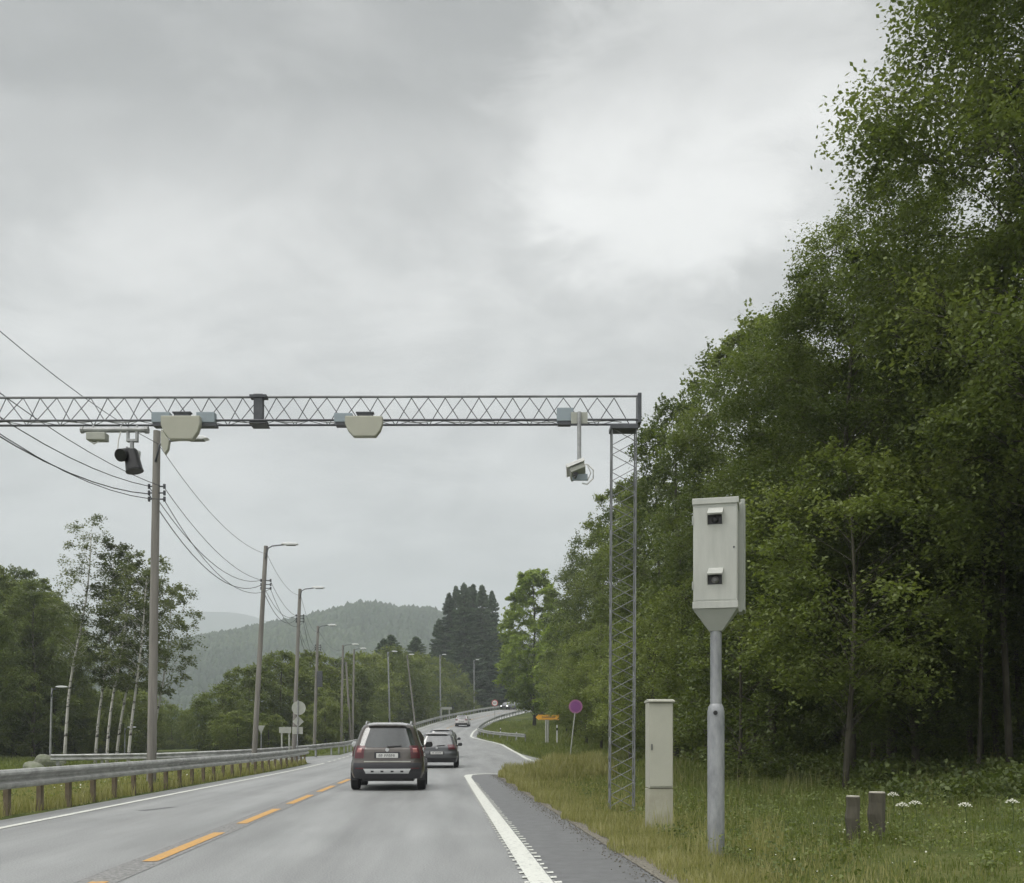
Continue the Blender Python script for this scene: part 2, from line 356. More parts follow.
def G(x, y):
    """ground height"""
    x = np.asarray(x, float); y = np.asarray(y, float)
    d = x - cC(y); e = eE(y)
    drr = np.where((y > 34) & (y < 56), 4.9, dR(y))
    t = np.maximum(d - drr - 0.3, 0)
    rise = np.interp(t, [0, 0.8, 2, 4, 7, 12, 20, 40, 80, 200, 800], [0, -0.02, 0.06, 0.16, 0.35, 0.75, 1.5, 4, 9, 25, 60])
    rise = rise * np.clip(np.maximum(np.abs(y - 45) - 8, 0) / 10, 0.15, 1)
    mound = 0.42 * np.clip((t - 0.1) / 1.4, 0, 1) * np.clip(1 - (t - 14) / 8, 0, 1) * np.exp(-((y - 33) / 3.2) ** 2) * np.clip((36.4 - y) / 1.2, 0, 1)
    tl = np.maximum(-d - 4.4, 0)
    el = e * np.exp(-tl / 14.0) + 0.10 * (1 - np.exp(-tl / 30)) * 0
    fall = np.interp(tl, [0, 1, 3, 7, 14, 30, 60, 150, 400, 3000], [0, -0.05, -0.12, -0.22, -0.25, -0.20, -0.6, -9, -22, -25])
    far = np.clip((y - 240) / 200, 0, 1)
    right = e + rise + mound; left = el + fall
    z = np.where(d >= 0, right, left)
    zfar = np.where(d >= 0, 9.0 + rise, -14.0)
    return z * (1 - far) + zfar * far

def lat(n0, n1, k, cen, spread): pass
xs_ = np.concatenate([[-4000, -2500, -1500, -900, -500, -300, -200, -140, -100, -75, -60], np.arange(-50, -22, 2.0), np.arange(-22, 16, 0.4), np.arange(16, 40, 2.0), [42, 50, 60, 80, 110, 160, 250, 400, 700, 1200, 2500, 4000]])
yy_ = np.concatenate([[-400, -200, -100, -60, -30, -15, -8], np.arange(-4, 130, 0.6), np.arange(130, 250, 2.0), [255, 270, 290, 320, 370, 430, 520, 700, 1000, 1600, 2500, 4500]])
XX, YY = np.meshgrid(xs_, yy_)
ZZ = G(XX, YY)
dd = XX - cC(YY)
inroad = (dd < dR(YY) + 0.02) & (dd > -dL(YY) - 0.02) & (YY < 400)
ZZ = np.where(inroad, ZZ - 0.10, ZZ + np.where((np.abs(XX) < 60) & (YY < 240) & ~inroad, rng.normal(0, 0.012, ZZ.shape), 0))
nx, ny = len(xs_), len(yy_)
idx = np.arange(nx * ny).reshape(ny, nx)
Fq = np.stack([idx[:-1, :-1], idx[:-1, 1:], idx[1:, 1:], idx[1:, :-1]], -1).reshape(-1, 4)
g = np_obj('ground', np_mesh('ground', np.stack([XX, YY, ZZ], -1).reshape(-1, 3), Fq, M['ground'])); tag(g, kind='structure')

def ribbon(name, y0, y1, fa, fb, lift, material, step=1.0, nd=6, kind='structure', smoothg=True):
    yv = np.arange(y0, y1 + 1e-6, step); V = []; UV = []
    for y in yv:
        a, b = fa(y), fb(y)
        for k in range(nd + 1):
            d = a + (b - a) * k / nd
            x = cC(y) + d
            V.append((x, y, float(G(x, y)) + lift)); UV.append((d, y))
    n = nd + 1; Fs = [(i * n + k, i * n + k + 1, (i + 1) * n + k + 1, (i + 1) * n + k) for i in range(len(yv) - 1) for k in range(nd)]
    me = bpy.data.meshes.new(name); me.from_pydata(V, [], Fs); me.materials.append(material)
    uvl = me.uv_layers.new(name='along')
    for lp in me.loops: uvl.data[lp.index].uv = UV[lp.vertex_index]
    for p in me.polygons: p.use_smooth = True
    o = bpy.data.objects.new(name, me); col.objects.link(o)
    if kind: tag(o, kind=kind)
    return o
ribbon('road', -6, 250, lambda y: -float(dL(y)), lambda y: float(dR(y)), 0.0, M['road'], 0.5, 24)
ribbon('road_shoulder', -2, 37.2, lambda y: 3.90, lambda y: 4.84 + 0.05 * math.sin(y * 1.3) + 0.03 * math.sin(y * 4.1), 0.004, M['shoulder'], 0.25, 4)
ribbon('gravel_verge', -2, 35.8, lambda y: 4.80, lambda y: 5.02 + 0.06 * math.sin(y * 0.9) + 0.06 * math.sin(y * 3.3), 0.012, M['soil'], 0.25, 3)

# loose grit and small stones along the crumbling shoulder edge
def grit(n):
    y = rng.uniform(5, 36, n) ; d = 4.84 + rng.normal(0, .10, n) - np.abs(rng.normal(0, .07, n)); x = cC(y) + d; z = G(x, y) + .012
    s_ = rng.uniform(.003, .012, n)[:, None]; o6 = np.array([[1, 0, 0], [0, 1, 0], [-1, 0, 0], [0, -1, 0], [0, 0, .7], [0, 0, -.7]], float)
    V = np.stack([x, y, z], -1)[:, None, :] + o6[None] * s_[..., None] * rng.uniform(.6, 1.3, (n, 6, 1)); t8 = np.array([(0, 1, 4), (1, 2, 4), (2, 3, 4), (3, 0, 4), (1, 0, 5), (2, 1, 5), (3, 2, 5), (0, 3, 5)])
    o = np_obj('gravel_grit', np_mesh('gravel_grit', V.reshape(-1, 3), (t8[None] + (np.arange(n) * 6)[:, None, None]).reshape(-1, 3), M['soil'])); tag(o, 'loose grit and small stones along the edge of the dark shoulder', 'gravel', kind='stuff')
grit(3800)

# ---- markings
mk = MB()
def quad_strip(mb, pts, w, lift=0.008):
    """pts [(x,y)...] line centre, conforming"""
    for (x0, y0), (x1, y1) in zip(pts[:-1], pts[1:]):
        t = Vector((x1 - x0, y1 - y0, 0)); n = Vector((-t.y, t.x, 0)).normalized() * w / 2
        q = [(x0 + n.x, y0 + n.y), (x0 - n.x, y0 - n.y), (x1 - n.x, y1 - n.y), (x1 + n.x, y1 + n.y)]
        mb.add([(a, b, float(G(a, b)) + lift) for a, b in q], [(0, 1, 2, 3)])
def along(d, y0, y1, step=1.0): return [(float(cC(y)) + d, y) for y in np.arange(y0, y1 + 1e-6, step)]
quad_strip(mk, along(3.77, -2, 34), 0.20)
quad_strip(mk, [(float(cC(34)) + 3.77, 34), (float(cC(35)) + 3.79, 35), (float(cC(36)) + 3.86, 36), (float(cC(36)) + 4.05, 36.7), (float(cC(36)) + 4.4, 37.2), (float(cC(36)) + 4.85, 37.4)], 0.26)
o = mk.build('edge_line', M['marking']); tag(o, kind='structure')
teeth = MB()
for y in np.arange(-1, 30, 0.32):
    x = float(cC(y)) + 3.77
    j = random.uniform(-0.02, 0.02)
    for (a, b, w) in ((0.105, 0.165 + j, 0.11), (-0.145 - j * .5, -0.105, 0.10)):
        teeth.add([(x + a, y, .009), (x + b, y + 0.02, .009), (x + b, y + w + .02, .009), (x + a, y + w, .009)], [(0, 1, 2, 3)])
o = teeth.build('rumble_teeth', M['marking']); tag(o, kind='structure')
mk = MB(); quad_strip(mk, [(2.2, 51.5), (1.0, 53.2), (0.75, 57), (0.42, 64), (-0.05, 72), (-0.80, 84), (-1.7, 91), (-2.9, 97), (-3.8, 102)] + along(4.0, 106, 205, 3), 0.22, 0.010)
o = mk.build('flare_edge_line', M['marking']); tag(o, kind='structure')
mk = MB(); quad_strip(mk, along(-3.13, -2, 50.5), 0.13)
quad_strip(mk, along(-3.35, 63, 215, 2), 0.15)
for y in np.arange(51.5, 62, 2.0): quad_strip(mk, along(-3.15, y, y + 1.0), 0.13)
o = mk.build('far_edge_line', M['marking']); tag(o, kind='structure')
mill = MB(); quad_strip(mill, along(0.0, -2, 60), 0.36, 0.004)
o = mill.build('milled_strip', M['milled']); tag(o, kind='structure')
ymk = MB()
y = 5.5
while y < 210:
    quad_strip(ymk, along(0.03, y, y + 3.2, 0.8), 0.15, 0.009); y += 4.66
o = ymk.build('centre_line', M['marking_yellow']); tag(o, kind='structure')
# tar seams / patches on the asphalt
tp = MB()
quad_strip(tp, [(float(cC(18)) - 2.2 + 0.05 * k, 17.6 + .25 * k) for k in range(5)], 0.16, 0.004)
o = tp.build('tar_patch', M['shoulder']); tag(o, kind='structure')

# ------------------------------------------------------------------ far hills, with canopy
def hill(name, prof, ydist, depth, base, seed):
    """prof: list (x_world, height); rounded ridge"""
    rs = np.random.default_rng(seed)
    xv = np.linspace(prof[0][0], prof[-1][0], 140); hv = np.interp(xv, *zip(*prof))
    k = np.ones(3) / 3; hv = np.convolve(np.pad(hv, 1, mode='edge'), k, 'valid')
    tv = np.linspace(-1, 1.0, 50)
    X2, T2 = np.meshgrid(xv, tv); H2 = np.tile(hv, (len(tv), 1))
    shape = np.where(T2 < 0.1, np.clip(np.sin((T2 + 1) / 1.1 * math.pi / 2), 0, 1) ** 1.15, np.cos((T2 - .1) / 0.9 * math.pi / 2))
    ph = rs.uniform(0, 6, 8)
    bumps = sum(np.sin(X2 / (40 + 31 * i) + ph[i] + T2 * (3 + i)) * np.cos(T2 * (4 + 2 * i) + ph[i + 3]) * (2.0 + 2.0 * i) for i in range(4))
    Z2 = base + (H2 - base) * shape + bumps * np.clip(1 - np.abs(shape * 2 - 1), 0, 1) * depth / 700
    Y2 = ydist + T2 * depth
    n_y, n_x = X2.shape; ii = np.arange(n_x * n_y).reshape(n_y, n_x)
    Fh = np.stack([ii[:-1, :-1], ii[:-1, 1:], ii[1:, 1:], ii[1:, :-1]], -1).reshape(-1, 4)
    o = np_obj(name, np_mesh(name, np.stack([X2, Y2, Z2], -1).reshape(-1, 3), Fh, M['canopy'], np.full(len(Fh), 0.3))); tag(o, kind='structure')
    for p in o.data.polygons: p.use_smooth = True
    return xv, tv, Z2, ydist, depth
def px(xp, Y): return (xp - 512) / F * Y
def pz(yp, Y): return EYE + (741 - yp) / F * Y
HY = 1100.0
prof = [(px(a, HY), pz(b, HY) - 13) for a, b in [(-300, 690), (-60, 672), (60, 662), (160, 645), (200, 633), (240, 626), (280, 617), (310, 612), (340, 603), (360, 597), (376, 596), (392, 600), (403, 603), (418, 601), (434, 602), (460, 616), (520, 640), (640, 665), (900, 690)]]
hx, ht, hZ, _, _ = hill('hill', prof, HY, 420, -20, 3)
RY = 3400.0
hill('far_ridge', [(px(a, RY), pz(b, RY)) for a, b in [(-500, 640), (0, 622), (120, 613), (190, 610), (235, 611), (262, 618), (300, 640), (420, 680), (700, 700)]], RY, 500, -20, 5)
def blobs(name, pts, rad, hgt, mt, label):
    """many rounded canopy tops in one mesh: 6-sided 3-ring domes with jitter"""
    n = len(pts); ns = 7; ang = np.linspace(0, 2 * math.pi, ns, endpoint=False)
    V = np.zeros((n, ns * 3 + 1, 3)); ringr = [0.95, 1.0, 0.55]; ringz = [-0.4, 0.35, 0.8]
    for k in range(3):
        r = rad[:, None] * ringr[k] * rng.uniform(0.7, 1.2, (n, ns))
        V[:, k * ns:(k + 1) * ns, 0] = pts[:, 0, None] + r * np.cos(ang + k * .4); V[:, k * ns:(k + 1) * ns, 1] = pts[:, 1, None] + r * np.sin(ang + k * .4)
        V[:, k * ns:(k + 1) * ns, 2] = pts[:, 2, None] + hgt[:, None] * (ringz[k] + rng.uniform(-.12, .12, (n, ns)))
    V[:, -1, :] = pts; V[:, -1, 2] += hgt * rng.uniform(0.95, 1.15, n)
    fs = []
    for k in range(2):
        for j in range(ns): fs.append((k * ns + j, k * ns + (j + 1) % ns, (k + 1) * ns + (j + 1) % ns, (k + 1) * ns + j))
    fs = np.array(fs); ft = np.array([(2 * ns + j, 2 * ns + (j + 1) % ns, 3 * ns, 3 * ns) for j in range(ns)])
    tri = np.concatenate([fs[:, [0, 1, 2]], fs[:, [0, 2, 3]], ft[:, [0, 1, 2]]])
    m3 = len(tri); FF = (tri[None] + (np.arange(n) * (ns * 3 + 1))[:, None, None]).reshape(-1, 3)
    lowf = .5 + .25 * np.sin(pts[:, 0] / 37 + np.sin(pts[:, 1] / 29) * 2) + .25 * np.sin(pts[:, 0] / 83 + pts[:, 1] / 61 + 1.3)
    rv = np.repeat(np.clip(.45 * rng.uniform(0, 1, n) + .6 * lowf - .05, 0, 1), m3)
    o = np_obj(name, np_mesh(name, V.reshape(-1, 3), FF, mt, rv)); tag(o, label, 'forest', kind='stuff'); return o
from math import floor
N = 30000
bx = rng.uniform(px(60, HY), px(560, HY), N); bt = rng.uniform(-0.95, 0.25, N)
fi = (bx - hx[0]) / (hx[1] - hx[0]); ti = (bt - ht[0]) / (ht[1] - ht[0])
i0 = fi.astype(int).clip(0, len(hx) - 2); j0 = ti.astype(int).clip(0, len(ht) - 2); fx = fi - i0; fy = ti - j0
bz = hZ[j0, i0] * (1 - fx) * (1 - fy) + hZ[j0, i0 + 1] * fx * (1 - fy) + hZ[j0 + 1, i0] * (1 - fx) * fy + hZ[j0 + 1, i0 + 1] * fx * fy
rr = rng.uniform(2.0, 4.8, N)
blobs('forest_canopy', np.stack([bx, HY + bt * 420, bz], -1), rr, rr * rng.uniform(1.1, 2.6, N), M['canopy'], 'hazy green forest canopy covering the distant rounded hill')
# valley woods in front of the hill (left of road)
N = 5000
by = rng.uniform(260, 700, N); bx = px(rng.uniform(60, 330, N), by)
bz = G(bx, by); rr = rng.uniform(2.5, 5.5, N)
tall = np.interp(by, [260, 700], [5, 12])
blobs('valley_wood', np.stack([bx, by, bz + tall], -1), rr, rr * rng.uniform(1.2, 2.4, N), M['canopy'], 'dim blue-green wood filling the valley floor below the hill')

# ------------------------------------------------------------------ tree builders
def leaf_quads(P, s, rs, aspect=0.6, up=0.6):
    n = len(P); nrm = rs.normal(0, 1, (n, 3)); nrm[:, 2] = np.abs(nrm[:, 2]) * (1 + up) + up; nrm /= np.linalg.norm(nrm, axis=1)[:, None]
    u = np.cross(nrm, rs.normal(0, 1, (n, 3))); u /= np.linalg.norm(u, axis=1)[:, None] + 1e-9; v = np.cross(nrm, u)
    s = (s * rs.uniform(0.7, 1.3, n))[:, None]
    V = np.stack([P - u * s * .5, P + v * s * aspect * .5 + u * s * .05, P + u * s * .55, P - v * s * aspect * .5 + u * s * .05], 1)
    return V.reshape(-1, 3), np.arange(4 * n).reshape(n, 4)

def broadleaf(seed, H, Rc, base, nclump, nspray, nleaf, lsize, lmat, bark, trunk_r, sparse=1.0, clump_r=0.85, lean=0.0, conic=0.0, open_top=0.0):
    """returns (trunk mesh, crown mesh)"""
    rs = np.random.default_rng(seed); rnd = random.Random(seed)
    def tc_(z): return Vector((lean * z + 0.12 * math.sin(z * 0.6 + seed), 0.10 * math.sin(z * .45 + seed * 2), z))
    mb = MB(); zs = np.linspace(0, H * 0.93, 12)
    mb.tube([tc_(z) - Vector((0, 0, 0.3 if i == 0 else 0)) for i, z in enumerate(zs)], [trunk_r * (1.25 if i == 0 else 1) * (1 - 0.88 * z / H) + 0.01 for i, z in enumerate(zs)], 8)
    Pall = []; Rall = []
    zc = (H + base) / 2; hz_ = (H - base) / 2
    for k in range(nclump):
        zz = base + (H - base) * (k + rnd.random()) / nclump
        rel = (zz - zc) / hz_
        prof_ = math.sqrt(max(0.04, 1 - abs(rel) ** 2.3)) * (1 - conic * (rel + 1) / 2)
        a = k * 2.39996 + rnd.uniform(-.5, .5); rr_ = Rc * prof_ * (rnd.uniform(0.35, 1.0) ** 0.6)
        if rnd.random() < 0.12: rr_ *= 1.18
        ax = tc_(zz); c = Vector((ax.x + rr_ * math.cos(a), ax.y + rr_ * math.sin(a), zz + rnd.uniform(-.2, .3)))
        st = tc_(max(0.8, zz - rr_ * rnd.uniform(0.35, 0.8)))
        mid = st.lerp(c, 0.5) + Vector((0, 0, 0.12 * rr_))
        br = max(0.010, trunk_r * 0.24 * (1 - 0.7 * zz / H))
        mb.tube([st, mid, c], [br, br * .6, br * .2], 5, cap=False)
        cr = clump_r * rnd.uniform(0.7, 1.3) * (0.55 + 0.45 * prof_)
        if rel > 0.5: cr *= (1 - open_top)
        # sprays
        m = max(3, int(nspray * rnd.uniform(.7, 1.3)))
        d = rs.normal(0, 1, (m, 3)); d[:, 2] = d[:, 2] * .42 + 0.18; d += np.array([math.cos(a), math.sin(a), 0]) * 0.45
        d /= np.linalg.norm(d, axis=1)[:, None]
        ln = cr * rs.uniform(0.7, 1.25, m)
        q = max(3, int(nleaf * sparse))
        t = rs.uniform(0.15, 1.0, (m, q)) ** 0.7
        P = np.array(c)[None, None] + d[:, None, :] * (ln[:, None] * t)[..., None] + rs.normal(0, 0.07 * cr + 0.03, (m, q, 3))
        P[..., 2] -= 0.25 * (t ** 2) * ln[:, None]
        Pall.append(P.reshape(-1, 3)); Rall.append(np.clip(rnd.random() * 0.6 + rs.uniform(0, .4, m * q), 0, 1))
        for j in range(0, m, 3):
            e_ = Vector(np.array(c) + d[j] * ln[j] * .8); mb.tube([c, e_], [br * .22 + .003, .003], 3, cap=False)
    P = np.concatenate(Pall); V, Q = leaf_quads(P, lsize, rs)
    tm = mb_mesh(mb, 'trunk', bark); cm = np_mesh('crown', V, Q, lmat, np.concatenate(Rall))
    return tm, cm
def mb_mesh(mb, name, material):
    me = bpy.data.meshes.new(name); me.from_pydata(mb.v, [], mb.f); me.materials.append(material)
    for p in me.polygons: p.use_smooth = True
    return me
def spruce(seed, H, Rb, nb=150):
    rs = np.random.default_rng(seed); rnd = random.Random(seed); mb = MB()
    mb.tube([(0, 0, -.3), (0.05, 0, H * .5), (0, 0, H)], [H * .013, H * .008, .02], 7)
    Pc = []; U = []; W = []; rv = []
    for k in range(nb):
        f = (k + rnd.random()) / nb; z = H * (0.06 + 0.93 * f); r = Rb * (1 - f) ** 0.76 * rnd.uniform(0.75, 1.15) + 0.12
        a = k * 2.39996 + rnd.uniform(-.3, .3); dirv = np.array([math.cos(a), math.sin(a), 0.0])
        m = int(24 + 60 * r); t = rs.uniform(0.08, 1, m) ** 0.8
        side = np.array([-dirv[1], dirv[0], 0]); sp = rs.normal(0, 1, m) * (0.05 + 0.16 * r * (1 - t) + 0.1)
        zz = z - 0.30 * r * t + 0.18 * r * t ** 3 + (f > .85) * 0.3 * r * t
        c = dirv * (r * t)[:, None] + side * sp[:, None]; c[:, 2] = zz + rs.normal(0, .05, m) - np.abs(sp) * .3
        u = dirv * 0.7 + side * np.sign(sp)[:, None] * 0.5 + rs.normal(0, .25, (m, 3)); u[:, 2] -= .25
        u /= np.linalg.norm(u, axis=1)[:, None]; Pc.append(c); U.append(u); rv.append(np.full(m, rnd.random() * .6) + rs.uniform(0, .4, m))
        mb.tube([(0, 0, z), tuple(dirv * r * .9 + np.array([0, 0, z - .15 * r]))], [0.04, 0.01], 3, cap=False)
    P = np.concatenate(Pc); U = np.concatenate(U); n = len(P); w = np.cross(U, rs.normal(0, 1, (n, 3))); w /= np.linalg.norm(w, axis=1)[:, None]
    s = rs.uniform(.22, .5, n)[:, None] * H / 20; wd = s * .22
    V = np.stack([P - U * s * .5, P + w * wd, P + U * s * .5, P - w * wd], 1).reshape(-1, 3)
    return mb_mesh(mb, 'trunk', M['bark']), np_mesh('crown', V, np.arange(4 * n).reshape(n, 4), M['needle'], np.concatenate(rv))

def plant(name, meshes, x, y, s=1.0, rz=0.0, label='', cat='tree', group=None, sz=None, dz=0.0, tilt=0.0):
    r = empty(name, (x, y, float(G(x, y)) + dz), rz, label, cat, group); r.scale = (s, s, sz or s); r.rotation_euler = (0, tilt, rz)
    np_obj('trunk', meshes[0], r); np_obj('crown', meshes[1], r); return r

T_near = [broadleaf(21, 15, 3.2, 3.8, 100, 32, 50, 0.088, M['leaf'], M['bark'], 0.14, clump_r=1.15),
          broadleaf(22, 15, 3.1, 2.4, 88, 30, 44, 0.085, M['leaf'], M['bark'], 0.13, clump_r=1.2),
          broadleaf(23, 14, 3.3, 1.4, 92, 28, 38, 0.095, M['leaf'], M['bark'], 0.14, clump_r=1.2)]
T_mid = [broadleaf(31, 15, 3.5, 1.0, 80, 24, 22, 0.17, M['leaf'], M['bark'], 0.17, clump_r=1.25),
         broadleaf(32, 16, 3.8, 0.8, 80, 24, 22, 0.17, M['leaf'], M['bark'], 0.17, clump_r=1.3, conic=0.2)]
T_bough = broadleaf(43, 6.6, 2.4, 1.8, 56, 16, 30, 0.095, M['leaf_light'], M['bark'], 0.06, clump_r=0.8)
T_low = [broadleaf(41, 6.5, 2.1, 0.7, 60, 14, 26, 0.10, M['leaf_light'], M['bark'], 0.07, clump_r=0.75),
         broadleaf(42, 4.2, 1.7, 0.3, 40, 13, 24, 0.10, M['leaf'], M['bark'], 0.05, clump_r=0.7)]
T_light = broadleaf(51, 18, 5.4, 2.2, 110, 22, 18, 0.32, M['leaf_bright'], M['bark'], 0.22, clump_r=1.35, open_top=0.15, conic=0.45)
T_bush = [broadleaf(61, 9, 4.2, 0.2, 64, 26, 14, 0.26, M['leaf_bush'], M['bark'], 0.14, clump_r=1.5),
          broadleaf(62, 10, 3.8, 0.2, 60, 26, 14, 0.26, M['leaf_bush'], M['bark'], 0.14, clump_r=1.5)]
T_birch = [broadleaf(71, 14, 1.9, 5.2, 46, 12, 11, 0.13, M['leaf_birch'], M['birch'], 0.095, clump_r=0.7, lean=0.13, conic=0.2),
           broadleaf(72, 13, 1.8, 4.6, 50, 13, 13, 0.15, M['leaf_birch'], M['birch'], 0.085, clump_r=0.7, lean=0.12),
           broadleaf(73, 11, 1.9, 4.2, 48, 13, 13, 0.15, M['leaf_birch'], M['birch'], 0.08, clump_r=0.7, lean=0.13)]
T_spruce = [spruce(81, 26, 7.2, 230), spruce(82, 24, 6.8, 210)]

# right-hand forest: front row that shapes the skyline (x, y, proto list, scale, scale_z, label)
front = [
 (9.6, 17.5, T_near[0], 0.96, 1.12, 'tallest dark alder nearest the camera, its crown leaving the photo top right'),
 (7.4, 22.5, T_near[0], 0.72, 0.74, 'leafy alder with low boughs right of the pale camera cabinet on its pole'),
 (9.4, 25.5, T_near[1], 0.84, 0.95, 'dense alder behind the nearest tall tree, crown peaking above the forest shoulder'),
 (7.9, 31.0, T_near[2], 0.86, 0.90, 'full green alder rising directly behind the speed camera box'),
 (9.0, 38.5, T_mid[0], 0.9, 1.12, 'rounded alder in the forest edge right of the gantry truss end'),
 (7.6, 47.0, T_mid[1], 0.84, 1.02, 'alder whose crown stands just right of the lattice column top'),
 (8.3, 58.0, T_mid[0], 0.95, 1.06, 'alder seen through and beside the lattice column'),
 (7.6, 70.0, T_mid[1], 0.95, 1.10, 'alder just left of the lattice column in the forest edge'),
 (7.4, 84.0, T_mid[0], 1.0, 1.16, 'farther alder behind the purple round sign'),
 (6.8, 100.0, T_mid[1], 0.98, 1.05, 'alder beyond the yellow direction sign'),
]
for i, (x, y, t, s, sz, lab) in enumerate(front): plant('alder_tree', t, x, y, s, i * 1.7, lab, 'tree', 'trees of the roadside forest on the right', sz)
r2 = random.Random(5)
back = []
for (x0, y0, n, dy) in ((12.5, 17, 11, 6.0), (16.5, 22, 11, 7.0), (22, 26, 9, 9.0), (13, 88, 6, 16.0), (30, 36, 5, 14)):
    for k in range(n):
        back.append((x0 + r2.uniform(-1.3, 1.3), y0 + k * dy + r2.uniform(-1.5, 1.5)))
for i, (x, y) in enumerate(back):
    t = T_near[i % 3] if y < 30 else T_mid[i % 2]
    plant('alder_tree', t, x, y, r2.uniform(.85, 1.02), r2.uniform(0, 6.28), 'one of the dark alders filling the interior of the forest right of the road', 'tree', 'inner trees of the forest on the right', r2.uniform(.82, .92) if x < 20 else r2.uniform(.95, 1.05))
# sparse saplings and under-storey
plant('alder_tree', T_near[1], 12.2, 20.5, 1.0, 2.0, 'tall alder behind and right of the nearest tree, at the right photo edge', 'tree', 'trees of the roadside forest on the right', 1.12)
plant('alder_tree', T_near[2], 8.6, 22.0, .62, 4.0, 'half-height dark alder right of the bright young one', 'tree', 'trees of the roadside forest on the right', .5)
lows = [(6.4, 19.5, T_bough, 0.92, 'bright green young alder with boughs spread low right of the camera pole'),
        (5.3, 24.0, T_low[1], 0.9, 'low dark shrub behind the camera pole at the forest edge'),
        (6.2, 33.0, T_low[0], 0.9, 'small bushy alder behind the beige roadside cabinet'),
        (5.9, 42.0, T_low[0], 1.0, 'bushy young alder seen between lattice column and cabinet'),
        (6.0, 52.0, T_low[0], 1.05, 'young alder hugging the foot of the forest behind the lattice column'),
        (5.5, 64.0, T_low[0], 1.15, 'young alder behind the stem of the purple round sign'),
        (5.6, 76.0, T_low[0], 1.2, 'young alder right above the yellow direction sign'),
        (5.6, 92.0, T_low[0], 1.3, 'young alder left of the yellow direction sign'),
        (5.6, 106.0, T_low[0], 1.3, 'young alder below the light green tree at the bend')]
for i, (x, y, t, s, lab) in enumerate(lows): plant('young_tree', t, x, y, s, i * 2.1, lab, 'young tree', 'young trees along the forest edge')
for i in range(14):
    x = 10.5 + r2.uniform(-1.0, 7); y = 18 + i * 1.9
    plant('forest_shrub', T_low[1], x, y, r2.uniform(.45, .75), r2.uniform(0, 6), 'one of the dim shrubs between the forest trunks right of the road', 'shrub', 'shrubs under the forest trees')
# thin trunks inside the forest
for i in range(34):
    x = 9.0 + r2.uniform(0, 7); y = 18.5 + r2.uniform(0, 14)
    mb = MB(); h = r2.uniform(5, 9); lx = r2.uniform(-.12, .12); rr_ = r2.uniform(.03, .085); z0 = float(G(x, y))
    mb.tube([(x, y, z0 - .2), (x + lx * h * .5 + r2.uniform(-.1, .1), y, z0 + h * .5), (x + lx * h, y, z0 + h)], [rr_, rr_ * .8, rr_ * .4], 7)
    tag(mb.build('tree_trunk', M['bark'], smooth=True), 'one of the thin bare trunks standing in the dark of the right-hand forest', 'tree trunk', 'thin trunks inside the forest')

plant('light_green_tree', T_light, px(534, 128), 128, 1.0, 0.4, 'light green open-crowned tree beside the dark spruces at the bend', 'tree', None, 1.08)
plant('light_green_tree', T_light, px(507, 236), 236, 1.3, 2.4, 'farther light green tree behind the crest, left of the open-crowned one', 'tree', None, 1.25)
plant('light_green_tree', T_light, px(567, 118), 118, 0.8, 1.4, 'light green tree filling the gap right of the open-crowned one', 'tree', None, 0.75)
sp = [(464, 226, 582, 1.15, 'tallest dark spruce of the clump, its spire in the middle'), (449, 230, 592, 1.1, 'dark spruce at the left side of the tall clump'),
      (482, 230, 584, 1.1, 'dark spruce at the right side of the tall clump'), (456, 238, 585, 1.1, 'dark spruce behind the tallest one, top just left of it'),
      (473, 240, 583, 1.1, 'dark spruce behind the tallest one, top just right of it'), (492, 236, 590, 1.0, 'smaller dark spruce at the far right of the clump'), (439, 234, 618, 1.0, 'lowest dark spruce at the left foot of the clump'), (469, 246, 586, 1.1, 'rearmost dark spruce of the clump, peeping between two spires')]
for i, (xp, Y, yt, s, lab) in enumerate(sp):
    x = px(xp, Y); h = (pz(yt, Y) - float(G(x, Y))) / (26, 24)[i % 2]; plant('spruce_tree', T_spruce[i % 2], x, Y, s, i * 1.1, lab, 'spruce', 'tall dark spruces at the bend', h)
for (xp, Y, yt, lab) in ((384, 190, 638, 'small spruce peeping over the round bushes, left one of a pair'), (391, 196, 634, 'small spruce peeping over the round bushes, right one of a pair'), (416, 190, 636, 'single small spruce between the round bushes and the tall clump')):
    x = px(xp, Y); h = pz(yt, Y) - float(G(x, Y)); plant('spruce_tree', T_spruce[0], x, Y, h / 26 * 1.5, xp, lab, 'spruce', 'small spruces behind the bushes', h / 26)

# round bushes/trees left of the road
bush = [(222, 92, 690, 'round bush-like tree farthest left in the row before the hill'), (250, 98, 668, 'round tree behind the second wooden lamp pole'), (282, 104, 658, 'round tree behind the grey disc sign'),
        (312, 110, 655, 'round tree between the third and fourth lamp poles'), (340, 116, 664, 'round tree above the brown car'), (364, 138, 655, 'round tree right above the roof of the brown car'),
        (390, 152, 652, 'round tree behind the slim mid-distance lamp posts'), (412, 168, 655, 'round tree left of the straight lamp post before the bend'), (436, 196, 662, 'round tree in front of the left foot of the spruces'),
        (238, 82, 712, 'low pale green bush beside the yield sign'), (205, 108, 705, 'low bush at the left end of the row'), (268, 84, 715, 'low pale bush behind the second wooden lamp pole'),
        (325, 98, 700, 'low bush beside the third lamp pole'), (372, 128, 702, 'low bush behind the brown car roof'), (452, 215, 688, 'dark bush at the rail below the spruces')]
for i, (xp, Y, yt, lab) in enumerate(bush):
    x = px(xp, Y); t = T_bush[i % 2]; h0 = (9, 10)[i % 2]; h = (pz(yt, Y) - float(G(x, Y))) / h0
    plant('round_tree', t, x, Y, max(h, .45) * 1.0, i * 2.3, lab, 'tree', 'round leafy trees left of the road', h)
